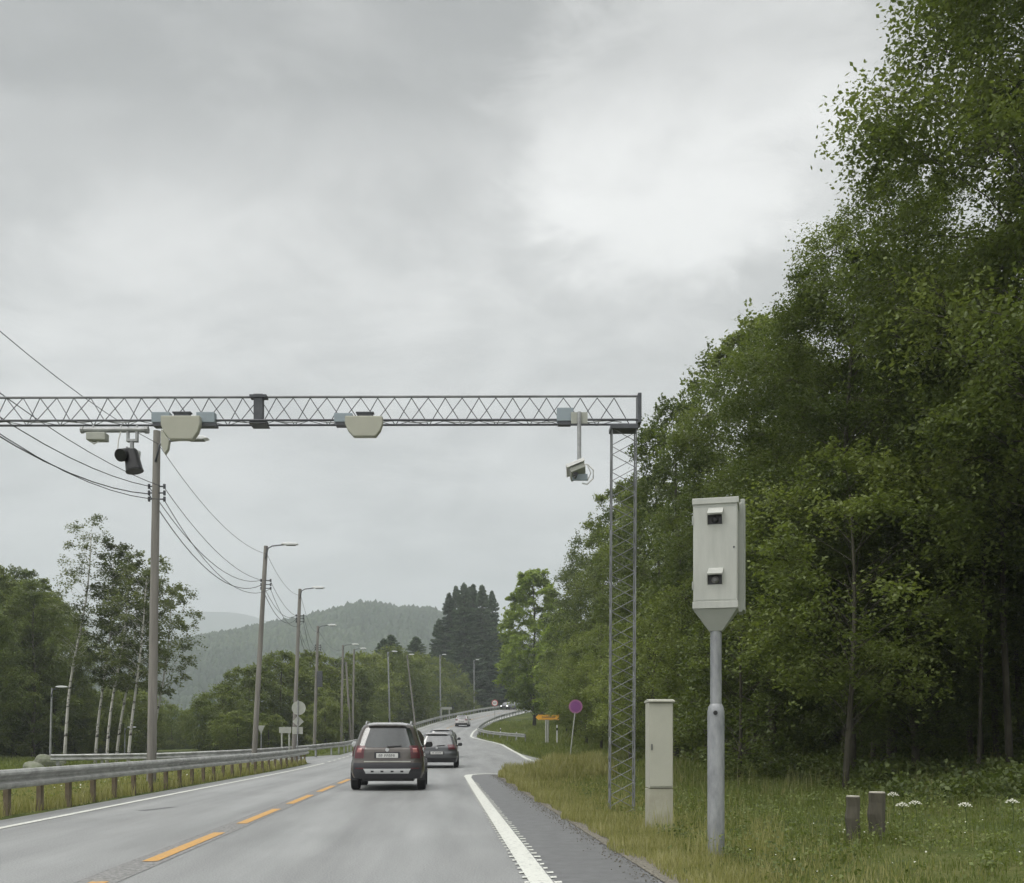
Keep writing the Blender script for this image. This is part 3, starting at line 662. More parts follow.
# left forest edge
for i, (xp, Y, s_) in enumerate([(520, 228, 1.0), (532, 214, 1.1), (545, 200, 1.1), (512, 246, 1.2), (552, 175, 1.1), (528, 250, 1.2), (540, 160, .8), (560, 150, 1.0)]):
    plant('alder_tree', T_mid[i % 2], px(xp, Y), Y, s_ * .9, i * 1.9, 'one of the dim leafy trees behind the oncoming cars at the bend', 'tree', 'trees behind the crest of the road', s_ * .8)
r3 = random.Random(9)
lf = [(-30, 74, 590), (-8, 78, 575), (14, 80, 572), (34, 76, 590), (54, 82, 600), (70, 86, 625), (-20, 66, 600), (22, 92, 578), (-5, 95, 570), (48, 96, 600)]
labs = ['leafy tree cut by the left photo edge', 'left-edge forest tree with the highest crown', 'forest tree behind the grey rocks', 'forest tree left of the small lamp post', 'forest tree right behind the small lamp post', 'forest tree at the right end of the left wood, beside the first birch',
        'near forest tree at the photo left border', 'inner tree of the left wood, second row centre', 'inner tree of the left wood, second row left', 'inner tree of the left wood, second row right']
for i, (xp, Y, yt) in enumerate(lf):
    x = px(xp, Y); h = (pz(yt, Y) - float(G(x, Y))) / 15.5; plant('alder_tree', T_mid[i % 2], x, Y, h * 1.02, i * 1.3, labs[i], 'tree', 'trees of the wood on the left', h)
for i, (xp, Y, yt) in enumerate([(88, 90, 690), (105, 88, 700), (122, 96, 682), (140, 104, 690), (172, 130, 706), (75, 84, 700), (158, 150, 712), (186, 160, 722), (40, 84, 690), (10, 82, 690)]):
    x = px(xp, Y); h = (pz(yt, Y) - float(G(x, Y))) / 9.5
    plant('round_tree', T_bush[i % 2], x, Y, max(h * 1.05, .4), i * .9, 'one of the dull green bushes behind the white birch trunks', 'bush', 'bushes behind the birches', max(h, .3))
bi = [(62, 57, 518, 0, 'tallest birch, farthest left, with a thin airy crown'), (95, 58, 545, 1, 'second birch from the left, white trunk leaning right'), (106, 56, 550, 1, 'third birch from the left, leaning right'), (117, 60, 570, 2, 'slender fourth birch from the left'),
      (128, 55, 560, 2, 'birch nearest the thick wooden lamp pole, on its left'), (152, 62, 585, 2, 'birch half hidden by the thick wooden lamp pole, branches spreading right')]
for i, (xp, Y, yt, t, lab) in enumerate(bi):
    x = px(xp, Y); hh = (14, 13, 11)[t]; h = (pz(yt, Y) - float(G(x, Y))) / hh
    plant('birch_tree', T_birch[t], x, Y, h * .95, (0.15, -.2, .3, 0.1, -.3, .1)[i], lab, 'birch', 'white-trunked birches left of the road', h)

# ------------------------------------------------------------------ grass
def grass(name, n, xr, hgt, wid, material, label, yr, dens=None, cond=None, bend=0.35):
    x = rng.uniform(xr[0], xr[1], n * 3); y = rng.uniform(yr[0] ** .5, yr[1] ** .5, n * 3) ** 2 if yr[0] >= 0 else rng.uniform(*yr, n * 3)
    d = x - cC(y); k = cond(x, y, d); x, y = x[k][:n], y[k][:n]; m = len(x)
    # clumpy height
    cl_ = 0.5 + 0.5 * np.sin(x * 2.3 + np.sin(y * 1.7) * 2) * np.sin(y * 1.9 + np.sin(x * 1.3) * 2)
    h = hgt * rng.uniform(.45, 1.15, m) * (0.6 + .6 * cl_) * np.clip(.55 + (y - 11) / 18, .55, 1.0); z = G(x, y) - .02
    a = rng.uniform(0, 2 * math.pi, m); bx_, by_ = np.cos(a) * h * bend * rng.uniform(.2, 1.2, m), np.sin(a) * h * bend * rng.uniform(.2, 1.2, m)
    a2 = rng.uniform(0, 2 * math.pi, m); wscale = wid * rng.uniform(.7, 1.3, m) * np.clip(y / 14, 1, 4); wx, wy = np.cos(a2) * wscale, np.sin(a2) * wscale
    V = np.zeros((m, 5, 3))
    V[:, 0] = np.stack([x - wx, y - wy, z], -1); V[:, 1] = np.stack([x + wx, y + wy, z], -1)
    V[:, 2] = np.stack([x + wx * .7 + bx_ * .35, y + wy * .7 + by_ * .35, z + h * .6], -1); V[:, 3] = np.stack([x - wx * .7 + bx_ * .35, y - wy * .7 + by_ * .35, z + h * .6], -1)
    V[:, 4] = np.stack([x + bx_, y + by_, z + h], -1)
    b5 = (np.arange(m) * 5)[:, None]
    Fg = np.concatenate([b5 + np.array([0, 1, 2]), b5 + np.array([0, 2, 3]), b5 + np.array([3, 2, 4])]); rv = rng.uniform(0, 1, m) * .6 + .4 * cl_
    o = np_obj(name, np_mesh(name, V.reshape(-1, 3), Fg, material, np.tile(rv, 3))); tag(o, label, 'grass', kind='stuff'); return o
offroad = lambda x, y, d: (d > 4.88 + .12 * np.sin(y * 2.1) * np.sin(y * .7)) & ~((y > 36.5) & (y < 53.5) & (d < 22)) & ~((y > 53) & (d < dR(y) + .3))
grass('meadow_grass', 220000, (0.5, 20), 0.20, 0.006, M['grass_green'], 'green meadow grass on the bank right of the road', (6, 90), cond=lambda x, y, d: offroad(x, y, d) & (d > 5.8 + .3 * np.sin(y)))
grass('verge_grass', 70000, (-1, 6), 0.24, 0.005, M['grass_dry'], 'straw-coloured grass along the right edge of the asphalt', (6, 36.3), cond=lambda x, y, d: offroad(x, y, d) & (d < 5.15 + np.abs(rng.normal(0, 1.1, len(x)))))
grass('tall_dry_grass', 5000, (0.3, 12), 0.50, 0.004, M['grass_dry'], 'tall seeding straw stalks scattered over the right bank', (8, 60), cond=lambda x, y, d: offroad(x, y, d) & (np.sin(x * 1.9) * np.sin(y * 1.1 + 1) > -.1), bend=.2)
grass('junction_grass', 9000, (-1, 3), 0.42, 0.006, M['grass_dry'], 'rough grass tuft at the end of the dark shoulder strip', (29, 36.2), cond=lambda x, y, d: (d > 5.0) & (d < 8))
grass('island_grass', 30000, (-4, 12), 0.35, 0.008, M['grass_green'], 'green grass beyond the side road, round the curved guardrail', (54, 150), cond=lambda x, y, d: (d > dR(y) + .35) & (d < 18))
grass('left_verge_grass', 60000, (-16, -3), 0.28, 0.006, M['grass_dry'], 'yellowish grass and weeds behind the near left guardrail', (9, 50), cond=lambda x, y, d: (d < -3.95) & (d > -9))
grass('left_meadow_grass', 50000, (-45, -5), 0.25, 0.010, M['grass_green'], 'green grass between the left guardrail and the wood', (16, 80), cond=lambda x, y, d: (d < -5.5) & ~((y > 49.5) & (y < 62) & (d > -14)))

# small meadow flowers as ground-cover specks
def specks(name, n, cond, xr, yr, label, hh, s):
    x = rng.uniform(*xr, n); y = rng.uniform(*yr, n); d = x - cC(y); k = cond(x, y, d); x, y = x[k], y[k]; P = np.stack([x, y, G(x, y) + hh * rng.uniform(.6, 1.2, len(x))], -1)
    V, Q = leaf_quads(P, s, rng, 0.9, 1.0); o = np_obj(name, np_mesh(name, V, Q, M['flower'])); tag(o, label, 'flowers', kind='stuff')
specks('clover_flowers', 200, lambda x, y, d: d > 5.8, (2, 9), (8.0, 13), 'tiny white clover flowers in the near right grass', .17, .018)
specks('weed_flowers', 500, lambda x, y, d: (d < -4.3) & (d > -7), (-13, -4), (12, 45), 'pale weed flowers behind the left guardrail', .25, .04)

clp = [(2.05, 13.35), (2.3, 13.3), (2.55, 10.6), (2.0, 10.5), (2.75, 11.2), (1.75, 12.4), (3.0, 12.2)]
grass('straw_clumps', 1500, (1.4, 3.4), 0.70, 0.003, M['grass_dry'], 'tall pale straw tufts round the cabinet and the camera pole', (9.5, 14), cond=lambda x, y, d: np.min([np.hypot(x - a, y - b) for a, b in clp], axis=0) < .22, bend=.22)
grass('post_tufts', 350, (3.4, 4.6), 0.40, 0.005, M['grass_green'], 'long green grass tufts at the foot of the two wooden posts', (10.6, 12.0), cond=lambda x, y, d: np.hypot(x - 3.95, y - 11.3) < .45, bend=.3)
def weeds(name, npatch, per, xr, yr, cond, size, hh, label, material):
    x = rng.uniform(*xr, npatch); y = rng.uniform(*yr, npatch); d = x - cC(y); k = cond(x, y, d); x, y = x[k], y[k]; n = len(x)
    s_ = rng.uniform(.5, 1.4, n)[:, None]; P = np.zeros((n, per, 3)); P[..., 0] = x[:, None] + rng.normal(0, .13, (n, per)) * s_; P[..., 1] = y[:, None] + rng.normal(0, .13, (n, per)) * s_
    P[..., 2] = G(P[..., 0], P[..., 1]) + hh * s_ * rng.uniform(.2, 1.1, (n, per)); V, Q = leaf_quads(P.reshape(-1, 3), size, rng, .7, .3)
    o = np_obj(name, np_mesh(name, V, Q, material, np.repeat(rng.uniform(0, .7, n), per) + rng.uniform(0, .3, n * per))); tag(o, label, 'weeds', kind='stuff')
weeds('broad_weeds', 800, 34, (1.5, 14), (8, 26), lambda x, y, d: d > 5.7, .038, .20, 'broad-leaved weeds mixed into the right meadow grass', M['leaf'])
weeds('forest_floor_weeds', 1100, 40, (6, 16), (15, 40), lambda x, y, d: d > 9, .09, .35, 'leafy undergrowth along the foot of the right forest', M['leaf'])
weeds('rail_weeds', 900, 30, (-14, -4), (10, 45), lambda x, y, d: (d < -4.2) & (d > -8), .06, .2, 'leafy weeds behind the near left guardrail', M['leaf_bush'])
# umbel plants
def umbel(xp, yp, Y, lab):
    x = px(xp, Y); z0 = float(G(x, Y)); h = max(pz(yp, Y) - z0, .35); r = empty('umbel_plant', (x, Y, z0), 0, lab, 'wildflower', 'white umbels in the right meadow')
    m = MB(); m.tube([(0, 0, 0), (.02, 0, h * .6), (0, 0, h)], [.006, .005, .004], 5)
    for k in range(9): a = k * .7; m.tube([(0, 0, h - .05), (.055 * math.cos(a), .055 * math.sin(a), h + .01)], .0015, 3)
    m.build('stem', M['stem'], r)
    f = MB()
    for k in range(30):
        a = k * 2.4; q = .075 * math.sqrt(k / 30); cx_, cy_, cz_ = q * math.cos(a), q * math.sin(a), h + .02 - q * q * 7 + rng.uniform(-.006, .006)
        f.add([(cx_ - .012, cy_, cz_), (cx_, cy_ - .012, cz_ + .004), (cx_ + .012, cy_, cz_), (cx_, cy_ + .012, cz_ + .004), (cx_, cy_, cz_ + .012)], [(0, 1, 4), (1, 2, 4), (2, 3, 4), (3, 0, 4), (3, 2, 1, 0)])
    f.build('flower_head', M['flower'], r)
for a in ((902, 827, 11.8, 'white umbel flower just right of the grey stump pair, left one'), (915, 823, 12.0, 'white umbel flower right of the stump pair, slightly higher'), (965, 829, 11.4, 'largest white umbel flower, standing alone far right in the meadow'), (893, 808, 13.5, 'small white umbel flower directly behind the stump pair'), (1012, 826, 11.5, 'white umbel flower at the right photo edge')): umbel(*a)

# wooden stumps
def stump(xp, Y, ytop, r_, lab, ybase=853):
    x = px(xp, Y); z0 = float(G(x, Y)); h = pz(ytop, Y) - z0; e = empty('wooden_post', (x, Y, z0), 0.4, lab, 'post', 'old wooden posts in the meadow')
    m = MB(); n = 9; m.tube([(0, 0, -.1), (.004, 0, h * .3), (-.006, .004, h * .55), (.005, 0, h * .8), (0, 0, h)], [r_ * 1.1, r_ * .97, r_ * 1.04, r_ * .95, r_ * .99], n); m.build('post_body', M['stump'], e)
    c = MB(); c.tube([(0, 0, h + .002), (0, 0, h + .015)], [r_ * .93, r_ * .9], n); c.build('sawn_top', M['stump_top'], e)
stump(853, 11.3, 797, .078, 'thinner grey wooden post, left one of the pair in the meadow'); stump(877, 11.5, 793, .095, 'thicker grey wooden post with pale sawn top, right one of the pair')

# rocks
def rock(x, y, s, lab, seed):
    rs = np.random.default_rng(seed); import bmesh
    bm = bmesh.new(); bmesh.ops.create_icosphere(bm, subdivisions=3, radius=1)
    ph = rs.uniform(0, 6, 6)
    for v in bm.verts:
        c = v.co; k = 1 + .18 * math.sin(c.x * 2.3 + ph[0]) * math.cos(c.y * 2.1 + ph[1]) + .1 * math.sin(c.z * 4 + ph[2] + c.x * 3)
        v.co = Vector((c.x * s[0], c.y * s[1], c.z * s[2])) * k
    me = bpy.data.meshes.new('rock'); bm.to_mesh(me); bm.free(); me.materials.append(M['rock'])
    o = bpy.data.objects.new('rock', me); col.objects.link(o); o.location = (x, y, float(G(x, y)) + s[2] * .3); tag(o, lab, 'rock')
rock(px(36, 44), 44, (.55, .5, .42), 'small pale grey rock behind the left guardrail', 1); rock(px(37, 52), 53, (.75, .6, .52), 'larger moss-topped rock behind the pale rock', 2)

# ------------------------------------------------------------------ guardrails
def guardrail(name, path, spacing, label, post_mat, side=1, post_w=(.08, .13), h=0.75):
    """path of (x,y) ; traffic side on +side normal"""
    pts = [Vector((x, y, 0)) for x, y in path]; r = empty(name, (pts[0].x, pts[0].y, float(G(pts[0].x, pts[0].y))), 0, label, 'guardrail')
    o0 = r.location.copy()
    # resample
    seg = [0]
    for a, b in zip(pts[:-1], pts[1:]): seg.append(seg[-1] + (b - a).length)
    def at(s):
        for i in range(len(seg) - 1):
            if s <= seg[i + 1] or i == len(seg) - 2:
                t = (s - seg[i]) / (seg[i + 1] - seg[i]); d = (pts[i + 1] - pts[i]).normalized(); return pts[i].lerp(pts[i + 1], t), d
    profile = [(-.0, h), (.05, h - .01), (.075, h - .05), (.07, h - .085), (-.0, h - .13), (-.008, h - .155), (-.0, h - .18), (.07, h - .225), (.075, h - .26), (.05, h - .30), (0, h - .31)]
    m = MB(); n = max(2, int(seg[-1] / 1.0)); k = len(profile); V = []
    for i in range(n + 1):
        p, d = at(seg[-1] * i / n); nrm = Vector((d.y, -d.x, 0)) * side; zz = float(G(p.x, p.y))
        for (q, hh) in profile: V.append((p.x + nrm.x * (q + .02) - o0.x, p.y + nrm.y * (q + .02) - o0.y, zz + hh - o0.z))
        for (q, hh) in reversed(profile): V.append((p.x + nrm.x * (q + .012) - o0.x, p.y + nrm.y * (q + .012) - o0.y, zz + hh - o0.z - .002))
    k2 = 2 * k; Fs = [(i * k2 + j, i * k2 + (j + 1) % k2, (i + 1) * k2 + (j + 1) % k2, (i + 1) * k2 + j) for i in range(n) for j in range(k2)] + [tuple(range(k2)), tuple(range(n * k2, (n + 1) * k2))]
    m.add(V, Fs); b = m.build('beam', M['rail'], r, smooth=True)
    s = .3; pm = None; cnt = 0
    while s < seg[-1] - .1 and cnt < 100:
        p, d = at(s); nrm = Vector((d.y, -d.x, 0)) * side
        if pm is None:
            mb = MB(); mb.box(-post_w[0] / 2, post_w[0] / 2, -post_w[1] / 2, post_w[1] / 2, -.25, h - .02); po = mb.build('post', post_mat, r, bevel=.006); pm = po
        else:
            po = pm.copy(); col.objects.link(po); po.parent = r
        po.location = (p.x - nrm.x * .085 - o0.x, p.y - nrm.y * .085 - o0.y, float(G(p.x, p.y)) - o0.z); po.rotation_euler = (0, 0, math.atan2(d.y, d.x) - math.pi / 2 + r3.uniform(-.04, .04))
        s += spacing; cnt += 1
    return r
guardrail('guardrail', along(-3.95, 4, 48, 1) + [(float(cC(50)) - 4.05, 50.5)], 1.35, 'long near guardrail on the left with brown wooden posts', M['wood_post'])
guardrail('guardrail', [(px(60, 50.5), 49.5), (px(156, 51), 50.8), (px(240, 54), 53.8), (px(302, 58.5), 58.5), (float(cC(62.5)) - 4.3, 62)] + along(-4.0, 65, 215, 2) , 2.0, 'far left guardrail that starts along the side road and climbs round the bend', M['galv'])
guardrail('guardrail', [(1.15, 88), (.3, 91), (-1.0, 96), (-2.4, 102), (-3.3, 107.5), (-3.75, 112), (-3.8, 117)] + along(4.75, 121, 200, 3), 3.0, 'right-hand guardrail curling round the green island at the side road', M['galv'], side=-1)

# ------------------------------------------------------------------ wooden poles with lamps
def lamp_pole(xt, yt, Y, xb, label, arm=1.1, r_=.13, wood=True, group='street lamps along the left side', head=True, adz=0.0, name='lamp_pole'):
    x0 = px(xb, Y); z0 = float(G(x0, Y)); xt_ = px(xt, Y); zt = pz(yt, Y); h = zt - z0; lx = xt_ - x0
    r = empty(name, (x0, Y, z0), 0, label, 'lamp pole', group)
    m = MB(); m.tube([(0, 0, -.4), (lx * .5, 0, h * .5), (lx, 0, h)], [r_, r_ * .88, r_ * .74], 12); m.build('shaft', M['wood_pole'] if wood else M['galv'], r, smooth=True)
    if head:
        m = MB(); m.tube([(lx, -.12, h - .55 + adz), (lx + .12, -.14, h - .12 + adz), (lx + .3, -.12, h - .02 + adz), (lx + arm, -.05, h + .04 + adz)], .028, 6); m.build('arm', M['galv_dark'], r, smooth=True)
        hd = MB(); hx_ = lx + arm
        prof_ = [(-.1, .0), (.0, .055), (.25, .075), (.5, .055), (.62, .0), (.5, -.035), (.1, -.04)]
        hd.prism([(hx_ + a, h + .06 + adz + b * 1.05) for a, b in prof_], 'y', -.17, .07); hd.build('lamp_head', M['lamp_white'], r, bevel=.02)
        gl = MB(); gl.box(hx_ + .12, hx_ + .5, -.14, .04, h + adz + .008, h + adz + .03); gl.build('lamp_glass', M['lens_grey'], r)
    return r, Vector((xt_, Y, zt))
poles = []
def addp(*a, **k): r, t = lamp_pole(*a, **k); poles.append(t); return r
x0 = -8.75
rr0, t0 = lamp_pole(512 + (-9.0) / 9.5 * F, 741 - 8.3 / 9.5 * F, 9.5, 512 + (-9.15) / 9.5 * F, 'wooden lamp pole just outside the left photo edge', arm=1.0)
poles.append(t0)
rA = addp(157, 431, 26.7, 151, 'thickest nearest wooden lamp pole, crossing in front of the birches', arm=.75, r_=.125, adz=-.28)
rB = addp(266, 546, 43, 253, 'second wooden lamp pole, leaning right, beside the yield sign', arm=.75, r_=.12)
rC = addp(300, 589, 56, 293, 'third wooden lamp pole behind the grey disc sign', arm=.75, r_=.12)
rD = addp(318, 626, 77, 314, 'fourth wooden lamp pole with a small transformer box', arm=.8, r_=.13)
rE = addp(343, 645, 97, 341, 'fifth wooden pole left of the brown car roof', arm=.9, r_=.13)
lamp_pole(346, 662, 99, 351, 'leaning wooden stay pole propping the fifth lamp pole', r_=.12, head=False, name='stay_pole')
lamp_pole(354, 649, 108, 352.5, 'sixth lamp pole, directly behind the leaning stay pole', r_=.12, arm=.7)
lamp_pole(388, 652, 117, 390, 'slim straight lamp post right above the brown car roof', r_=.11, wood=False, arm=.5)
lamp_pole(407, 655, 125, 416, 'lamp post leaning left, between car and bend', r_=.11, arm=.3)
lamp_pole(440, 655, 158, 440.5, 'upright lamp post before the spruce clump', r_=.12, wood=False, arm=.4)
lamp_pole(474, 660, 196, 474, 'last lamp post, in front of the dark spruces at the bend', r_=.12, wood=False, arm=.4)
lamp_pole(52, 688, 62, 50, 'small lamp post among the birches at the far left', r_=.07, wood=False, arm=.35, group=None)
lamp_pole(125, 728, 84, 124.5, 'low distant lamp post right of the birch trunks', r_=.06, wood=False, arm=.3, group=None)
# transformer box + insulators
m = MB(); v = poles[4] - Vector((px(314, 77), 77, float(G(px(314, 77), 77)))); m.box(v.x - .02, v.x + .38, -.35, -.14, v.z - 4.6, v.z - 3.4); m.build('transformer_box', M['galv_dark'], rD, bevel=.03)
for i, r in enumerate((rA, rB, rC, rD, rE)):
    top = poles[i + 1]; base = r.location
    m = MB()
    for dz in (1.45, 1.62, 1.78):
        m.tube([(top.x - base.x - .2, -.02, top.z - base.z - dz), (top.x - base.x + .2, -.02, top.z - base.z - dz)], .02, 5)
        for sx in (-.2, .2): m.tube([(top.x - base.x + sx, -.02, top.z - base.z - dz - .06), (top.x - base.x + sx, -.02, top.z - base.z - dz + .06)], .035, 6)
    m.build('insulator_rack', M['galv_dark'], r)
# cables
def cable(label, off, sag, r_, start=0, end=5):
    m = MB()
    for a, b in zip(poles[start:end], poles[start + 1:end + 1]):
        A = a + off; B = b + off; s_ = sag * (B - A).length / 16.5
        m.tube([A.lerp(B, t / 14) - Vector((0, 0, 4 * s_ * (t / 14) * (1 - t / 14))) for t in range(15)], r_, 5)
    tag(m.build('power_cable', M['cable'], smooth=True), label, 'cable', 'overhead cables between the lamp poles')
cable('uppermost single cable running pole top to pole top', Vector((.05, -.05, -.35)), .55, .008)
cable('upper cable of the left pair below the pole tops', Vector((-.2, -.05, -1.45)), .80, .011)
cable('lower thick cable of the left pair below the pole tops', Vector((-.2, -.05, -1.65)), .95, .013)
cable('right-hand upper cable of the sagging bundle', Vector((.2, -.05, -1.48)), .62, .009)
cable('lowest cable of the sagging bundle', Vector((.2, -.05, -1.80)), 1.0, .010)

# ------------------------------------------------------------------ overhead gantry
GY = 17.0
gx0, gx1 = px(-95, GY), px(640.5, GY)
zt_, zb_ = pz(398, GY), pz(423.3, GY)
gan = empty('overhead_gantry', (px(622, GY), GY, float(G(px(622, GY), GY))), 0, 'lattice steel gantry spanning the road with a square lattice column on the right', 'gantry')
O = gan.location
def gp(x, y, z): return (x - O.x, y - O.y, z - O.z)
m = MB(); m.tube([gp(gx0, GY, zt_), gp(gx1, GY, zt_ + .03)], .02, 8); m.build('top_chord', M['galv_tower'], gan, smooth=True)
for dy in (-.13, .13):
    m = MB(); m.tube([gp(gx0, GY + dy, zb_), gp(gx1, GY + dy, zb_ + .02)], .019, 8); m.build('bottom_chord', M['galv_dark'], gan, smooth=True)
m = MB(); stp = .56; n = int((gx1 - gx0) / stp)
for i in range(n):
    xa = gx0 + i * stp
    for dy, ph in ((-.13, 0), (.13, .5)):
        p0 = xa + ph * stp
        if p0 + stp > gx1: continue
        m.tube([gp(p0, GY + dy, zb_), gp(p0 + stp / 2, GY, zt_)], .0075, 5); m.tube([gp(p0 + stp / 2, GY, zt_), gp(p0 + stp, GY + dy, zb_)], .0075, 5)
    m.tube([gp(xa, GY - .13, zb_), gp(xa + stp / 2, GY + .13, zb_)], .006, 4); m.tube([gp(xa + stp / 2, GY + .13, zb_), gp(xa + stp, GY - .13, zb_)], .006, 4)
m.build('lattice', M['galv_dark'], gan)
m = MB()  # wiring along the lower chord
pts = [gp(x, GY - .05, zb_ + .012 + .016 * math.sin(x * 9)) for x in np.arange(gx0, gx1 - .3, .12)]
m.tube(pts, .010, 5); m.build('wiring', M['galv'], gan)
m = MB(); xj = px(259.5, GY); m.box(xj - .075 - O.x, xj + .075 - O.x, -.10, .02, zb_ - .03 - O.z, zt_ + .04 - O.z)
for z in (zb_, zt_): m.box(xj - .14 - O.x, xj + .14 - O.x, -.12, .04, z - .025 - O.z, z + .025 - O.z)
m.box(xj - .14 - O.x, xj + .14 - O.x, -.16, .16, zb_ - .045 - O.z, zb_ - .027 - O.z)
m.build('joint_plate', M['galv_dark'], gan, bevel=.005)
m = MB(); m.box(px(637, GY) - O.x, gx1 - O.x, -.15, .15, zb_ - .03 - O.z, zt_ + .04 - O.z); m.build('end_plate', M['galv_dark'], gan, bevel=.005)
cxa, cxb = px(611.5, GY), px(635.5, GY); cw = (cxb - cxa) / 2; cxm = (cxa + cxb) / 2; ctop = pz(427, GY)
m = MB(); m.box(cxa - .03 - O.x, cxb + .03 - O.x, -.16, .16, ctop - .07 - O.z, ctop + .0 - O.z)
m.box(px(617, GY) - O.x, px(628, GY) - O.x, -.1, .1, ctop - O.z, zb_ - .03 - O.z); m.build('column_head', M['galv_dark'], gan, bevel=.006)
xbm = px(621, GY) 
for s, (cx_, w_, nm) in enumerate(((cxm, cw, 'column'), (px(-80, GY), cw, 'column'))):
    z0 = float(G(cx_, GY)) - .1; shift = (px(621.5, GY) - cxm) if s == 0 else 0
    colm = MB()
    def corner(sx, sy, t): return gp(cx_ + sx * w_ + shift * (1 - t), GY + sy * .12, z0 + (ctop - .06 - z0) * t)
    for sx in (-1, 1):
        for sy in (-1, 1): colm.tube([corner(sx, sy, 0), corner(sx, sy, 1)], .012, 8)
    co = colm.build(nm, M['galv_tower'], gan, smooth=True)
    lat_ = MB(); nn = 15
    for i in range(nn):
        for (a, b, ph) in (((-1, -1), (1, -1), 0), ((1, 1), (-1, 1), 0), ((-1, 1), (-1, -1), .25), ((1, -1), (1, 1), .25)):
            t0_, t1_, t2_ = (i + ph) / nn, (i + ph + .5) / nn, (i + ph + 1) / nn
            if t2_ > 1: continue
            lat_.tube([corner(*a, t0_), corner(*b, t1_)], .006, 4); lat_.tube([corner(*b, t1_), corner(*a, t2_)], .006, 4)
    lo_ = lat_.build('column_lattice', M['galv_tower'], co)
    ft = MB(); ft.box(cx_ + shift - w_ - .1 - O.x, cx_ + shift + w_ + .1 - O.x, -.22, .22, z0 - .2 - O.z, z0 + .1 - O.z); ft.build('column_foot', M['cabinet_base'], co)

# sensors on the gantry
def sensor(xc, label, arm_left=True, boxes=(-1,), flap=False, y=GY - .30, wpx=39, top=416.3, bot=440):
    x = px(xc, y); z1, z0 = pz(top, y), pz(bot, y); w = wpx / F * y / 2; hgt = z1 - z0
    r = empty('radar_sensor', (x, y, z0), 0, label, 'sensor', 'radar sensors on the gantry')
    m = MB(); poly = [(-w, hgt), (w, hgt), (w, hgt * .62), (w * .88, hgt * .3), (w * .62, 0), (-w * .55, 0), (-w * .85, hgt * .3), (-w, hgt * .62)]
    m.prism(poly, 'y', -.05, .08); m.build('housing', M['beige'], r, bevel=.015)
    m = MB(); m.box(-w * .35, w * .45, -.02, .06, hgt + .003, hgt + .05); m.box(-w * .42, w * .52, -.03, .07, hgt + .05, hgt + .07); m.build('connector', M['galv_dark'], r)
    for i, s_ in enumerate(boxes):
        bx0 = s_ * (w + .0); m = MB(); mid = bx0 + s_ * .05; m.box(mid - .15, mid + .15, .09, .24, hgt * .82, hgt * 1.27); m.build('electronics_box', M['bluegrey'], r, bevel=.01)
        m = MB(); m.box(mid - .13, mid + .17, .10, .26, hgt * .68, hgt * .81); m.build('bracket', M['galv_dark'], r)
    if flap:
        m = MB(); m.prism([(-w * .98, hgt * .45), (-w * .55, -.02), (-w * .62, -.16), (-w * .78, -.24), (-w * .98, -.10)], 'y', -.06, .04); m.build('side_flap', M['beige'], r, bevel=.01)
    return r
sensor(181, 'beige radar sensor with a folded side flap, above the nearest lamp pole', boxes=(-1, 1), flap=True)
sensor(364, 'beige radar sensor in the middle of the gantry, above the brown car', boxes=(-1,), top=416.5, bot=437, wpx=37.5)
# floodlight bar on the left
y = GY - .28
r = empty('camera_bar', (px(115, y), y, pz(430, y)), 0, 'horizontal steel tube with a black twin-barrel camera hanging under the gantry', 'camera'); k = y / F
m = MB(); m.tube([(-34 * k, 0, 0), (33 * k, 0, .0)], 2.6 * k, 10); m.tube([(-34 * k, 0, 0), (-31.5 * k, 0, 0)], 3.4 * k, 10); m.tube([(30 * k, 0, 0.0), (33.5 * k, 0, 0)], 3.6 * k, 10)
for sx in (-24, 4, 20): m.tube([(sx * k, 0, 0), (sx * k, .1, 6 * k)], 1.1 * k, 6)
m.build('tube', M['galv'], r, smooth=True)
m = MB(); m.box(-27 * k, -8 * k, -.09, .09, -11 * k, -3.5 * k); m.build('junction_box', M['sign_back'], r, bevel=.01)
m = MB(); m.tube([(-25 * k, 0, -10.5 * k), (-21 * k, 0, -14 * k), (-16 * k, 0, -11 * k)], .8 * k, 5); m.build('loop_cable', M['white'], r)
m = MB()
for sx in (13, 22): m.box((sx - 1.2) * k, (sx + 1.2) * k, -.03, .03, -10 * k, 1 * k)
m.box(12 * k, 23 * k, -.04, .04, -12 * k, -9.5 * k); m.box(15.5 * k, 18.5 * k, -.03, .03, -20 * k, -11 * k); m.box(11.5 * k, 13 * k, -.03, .03, -28 * k, -17 * k, Matrix.Rotation(R(0), 4, 'Y'))
m.build('hanger', M['galv'], r, bevel=.004)
m = MB(); m.tube([(7 * k, -.02, 1 * k), (4 * k, -.02, -10 * k), (3 * k, -.02, -21 * k)], .7 * k, 5); m.build('feed_cable', M['white'], r)
m = MB(); m.tube([(15.5 * k, .02, -21 * k), (20 * k, -.02, -41 * k)], [6.6 * k, 8.4 * k], 20); m.tube([(20 * k, -.02, -41 * k), (20.2 * k, -.021, -42 * k)], [8.7 * k, 8.7 * k], 20)
m.tube([(13.5 * k, .2, -20 * k), (9 * k, -.16, -28 * k)], [6.0 * k, 6.3 * k], 20)
m.build('camera_barrel', M['black'], r, smooth=True)
m = MB(); m.box(13 * k, 25 * k, .02, .10, -26 * k, -18.5 * k, Matrix.Rotation(R(4), 4, 'Y')); m.build('mount_plate', M['silver'], r)
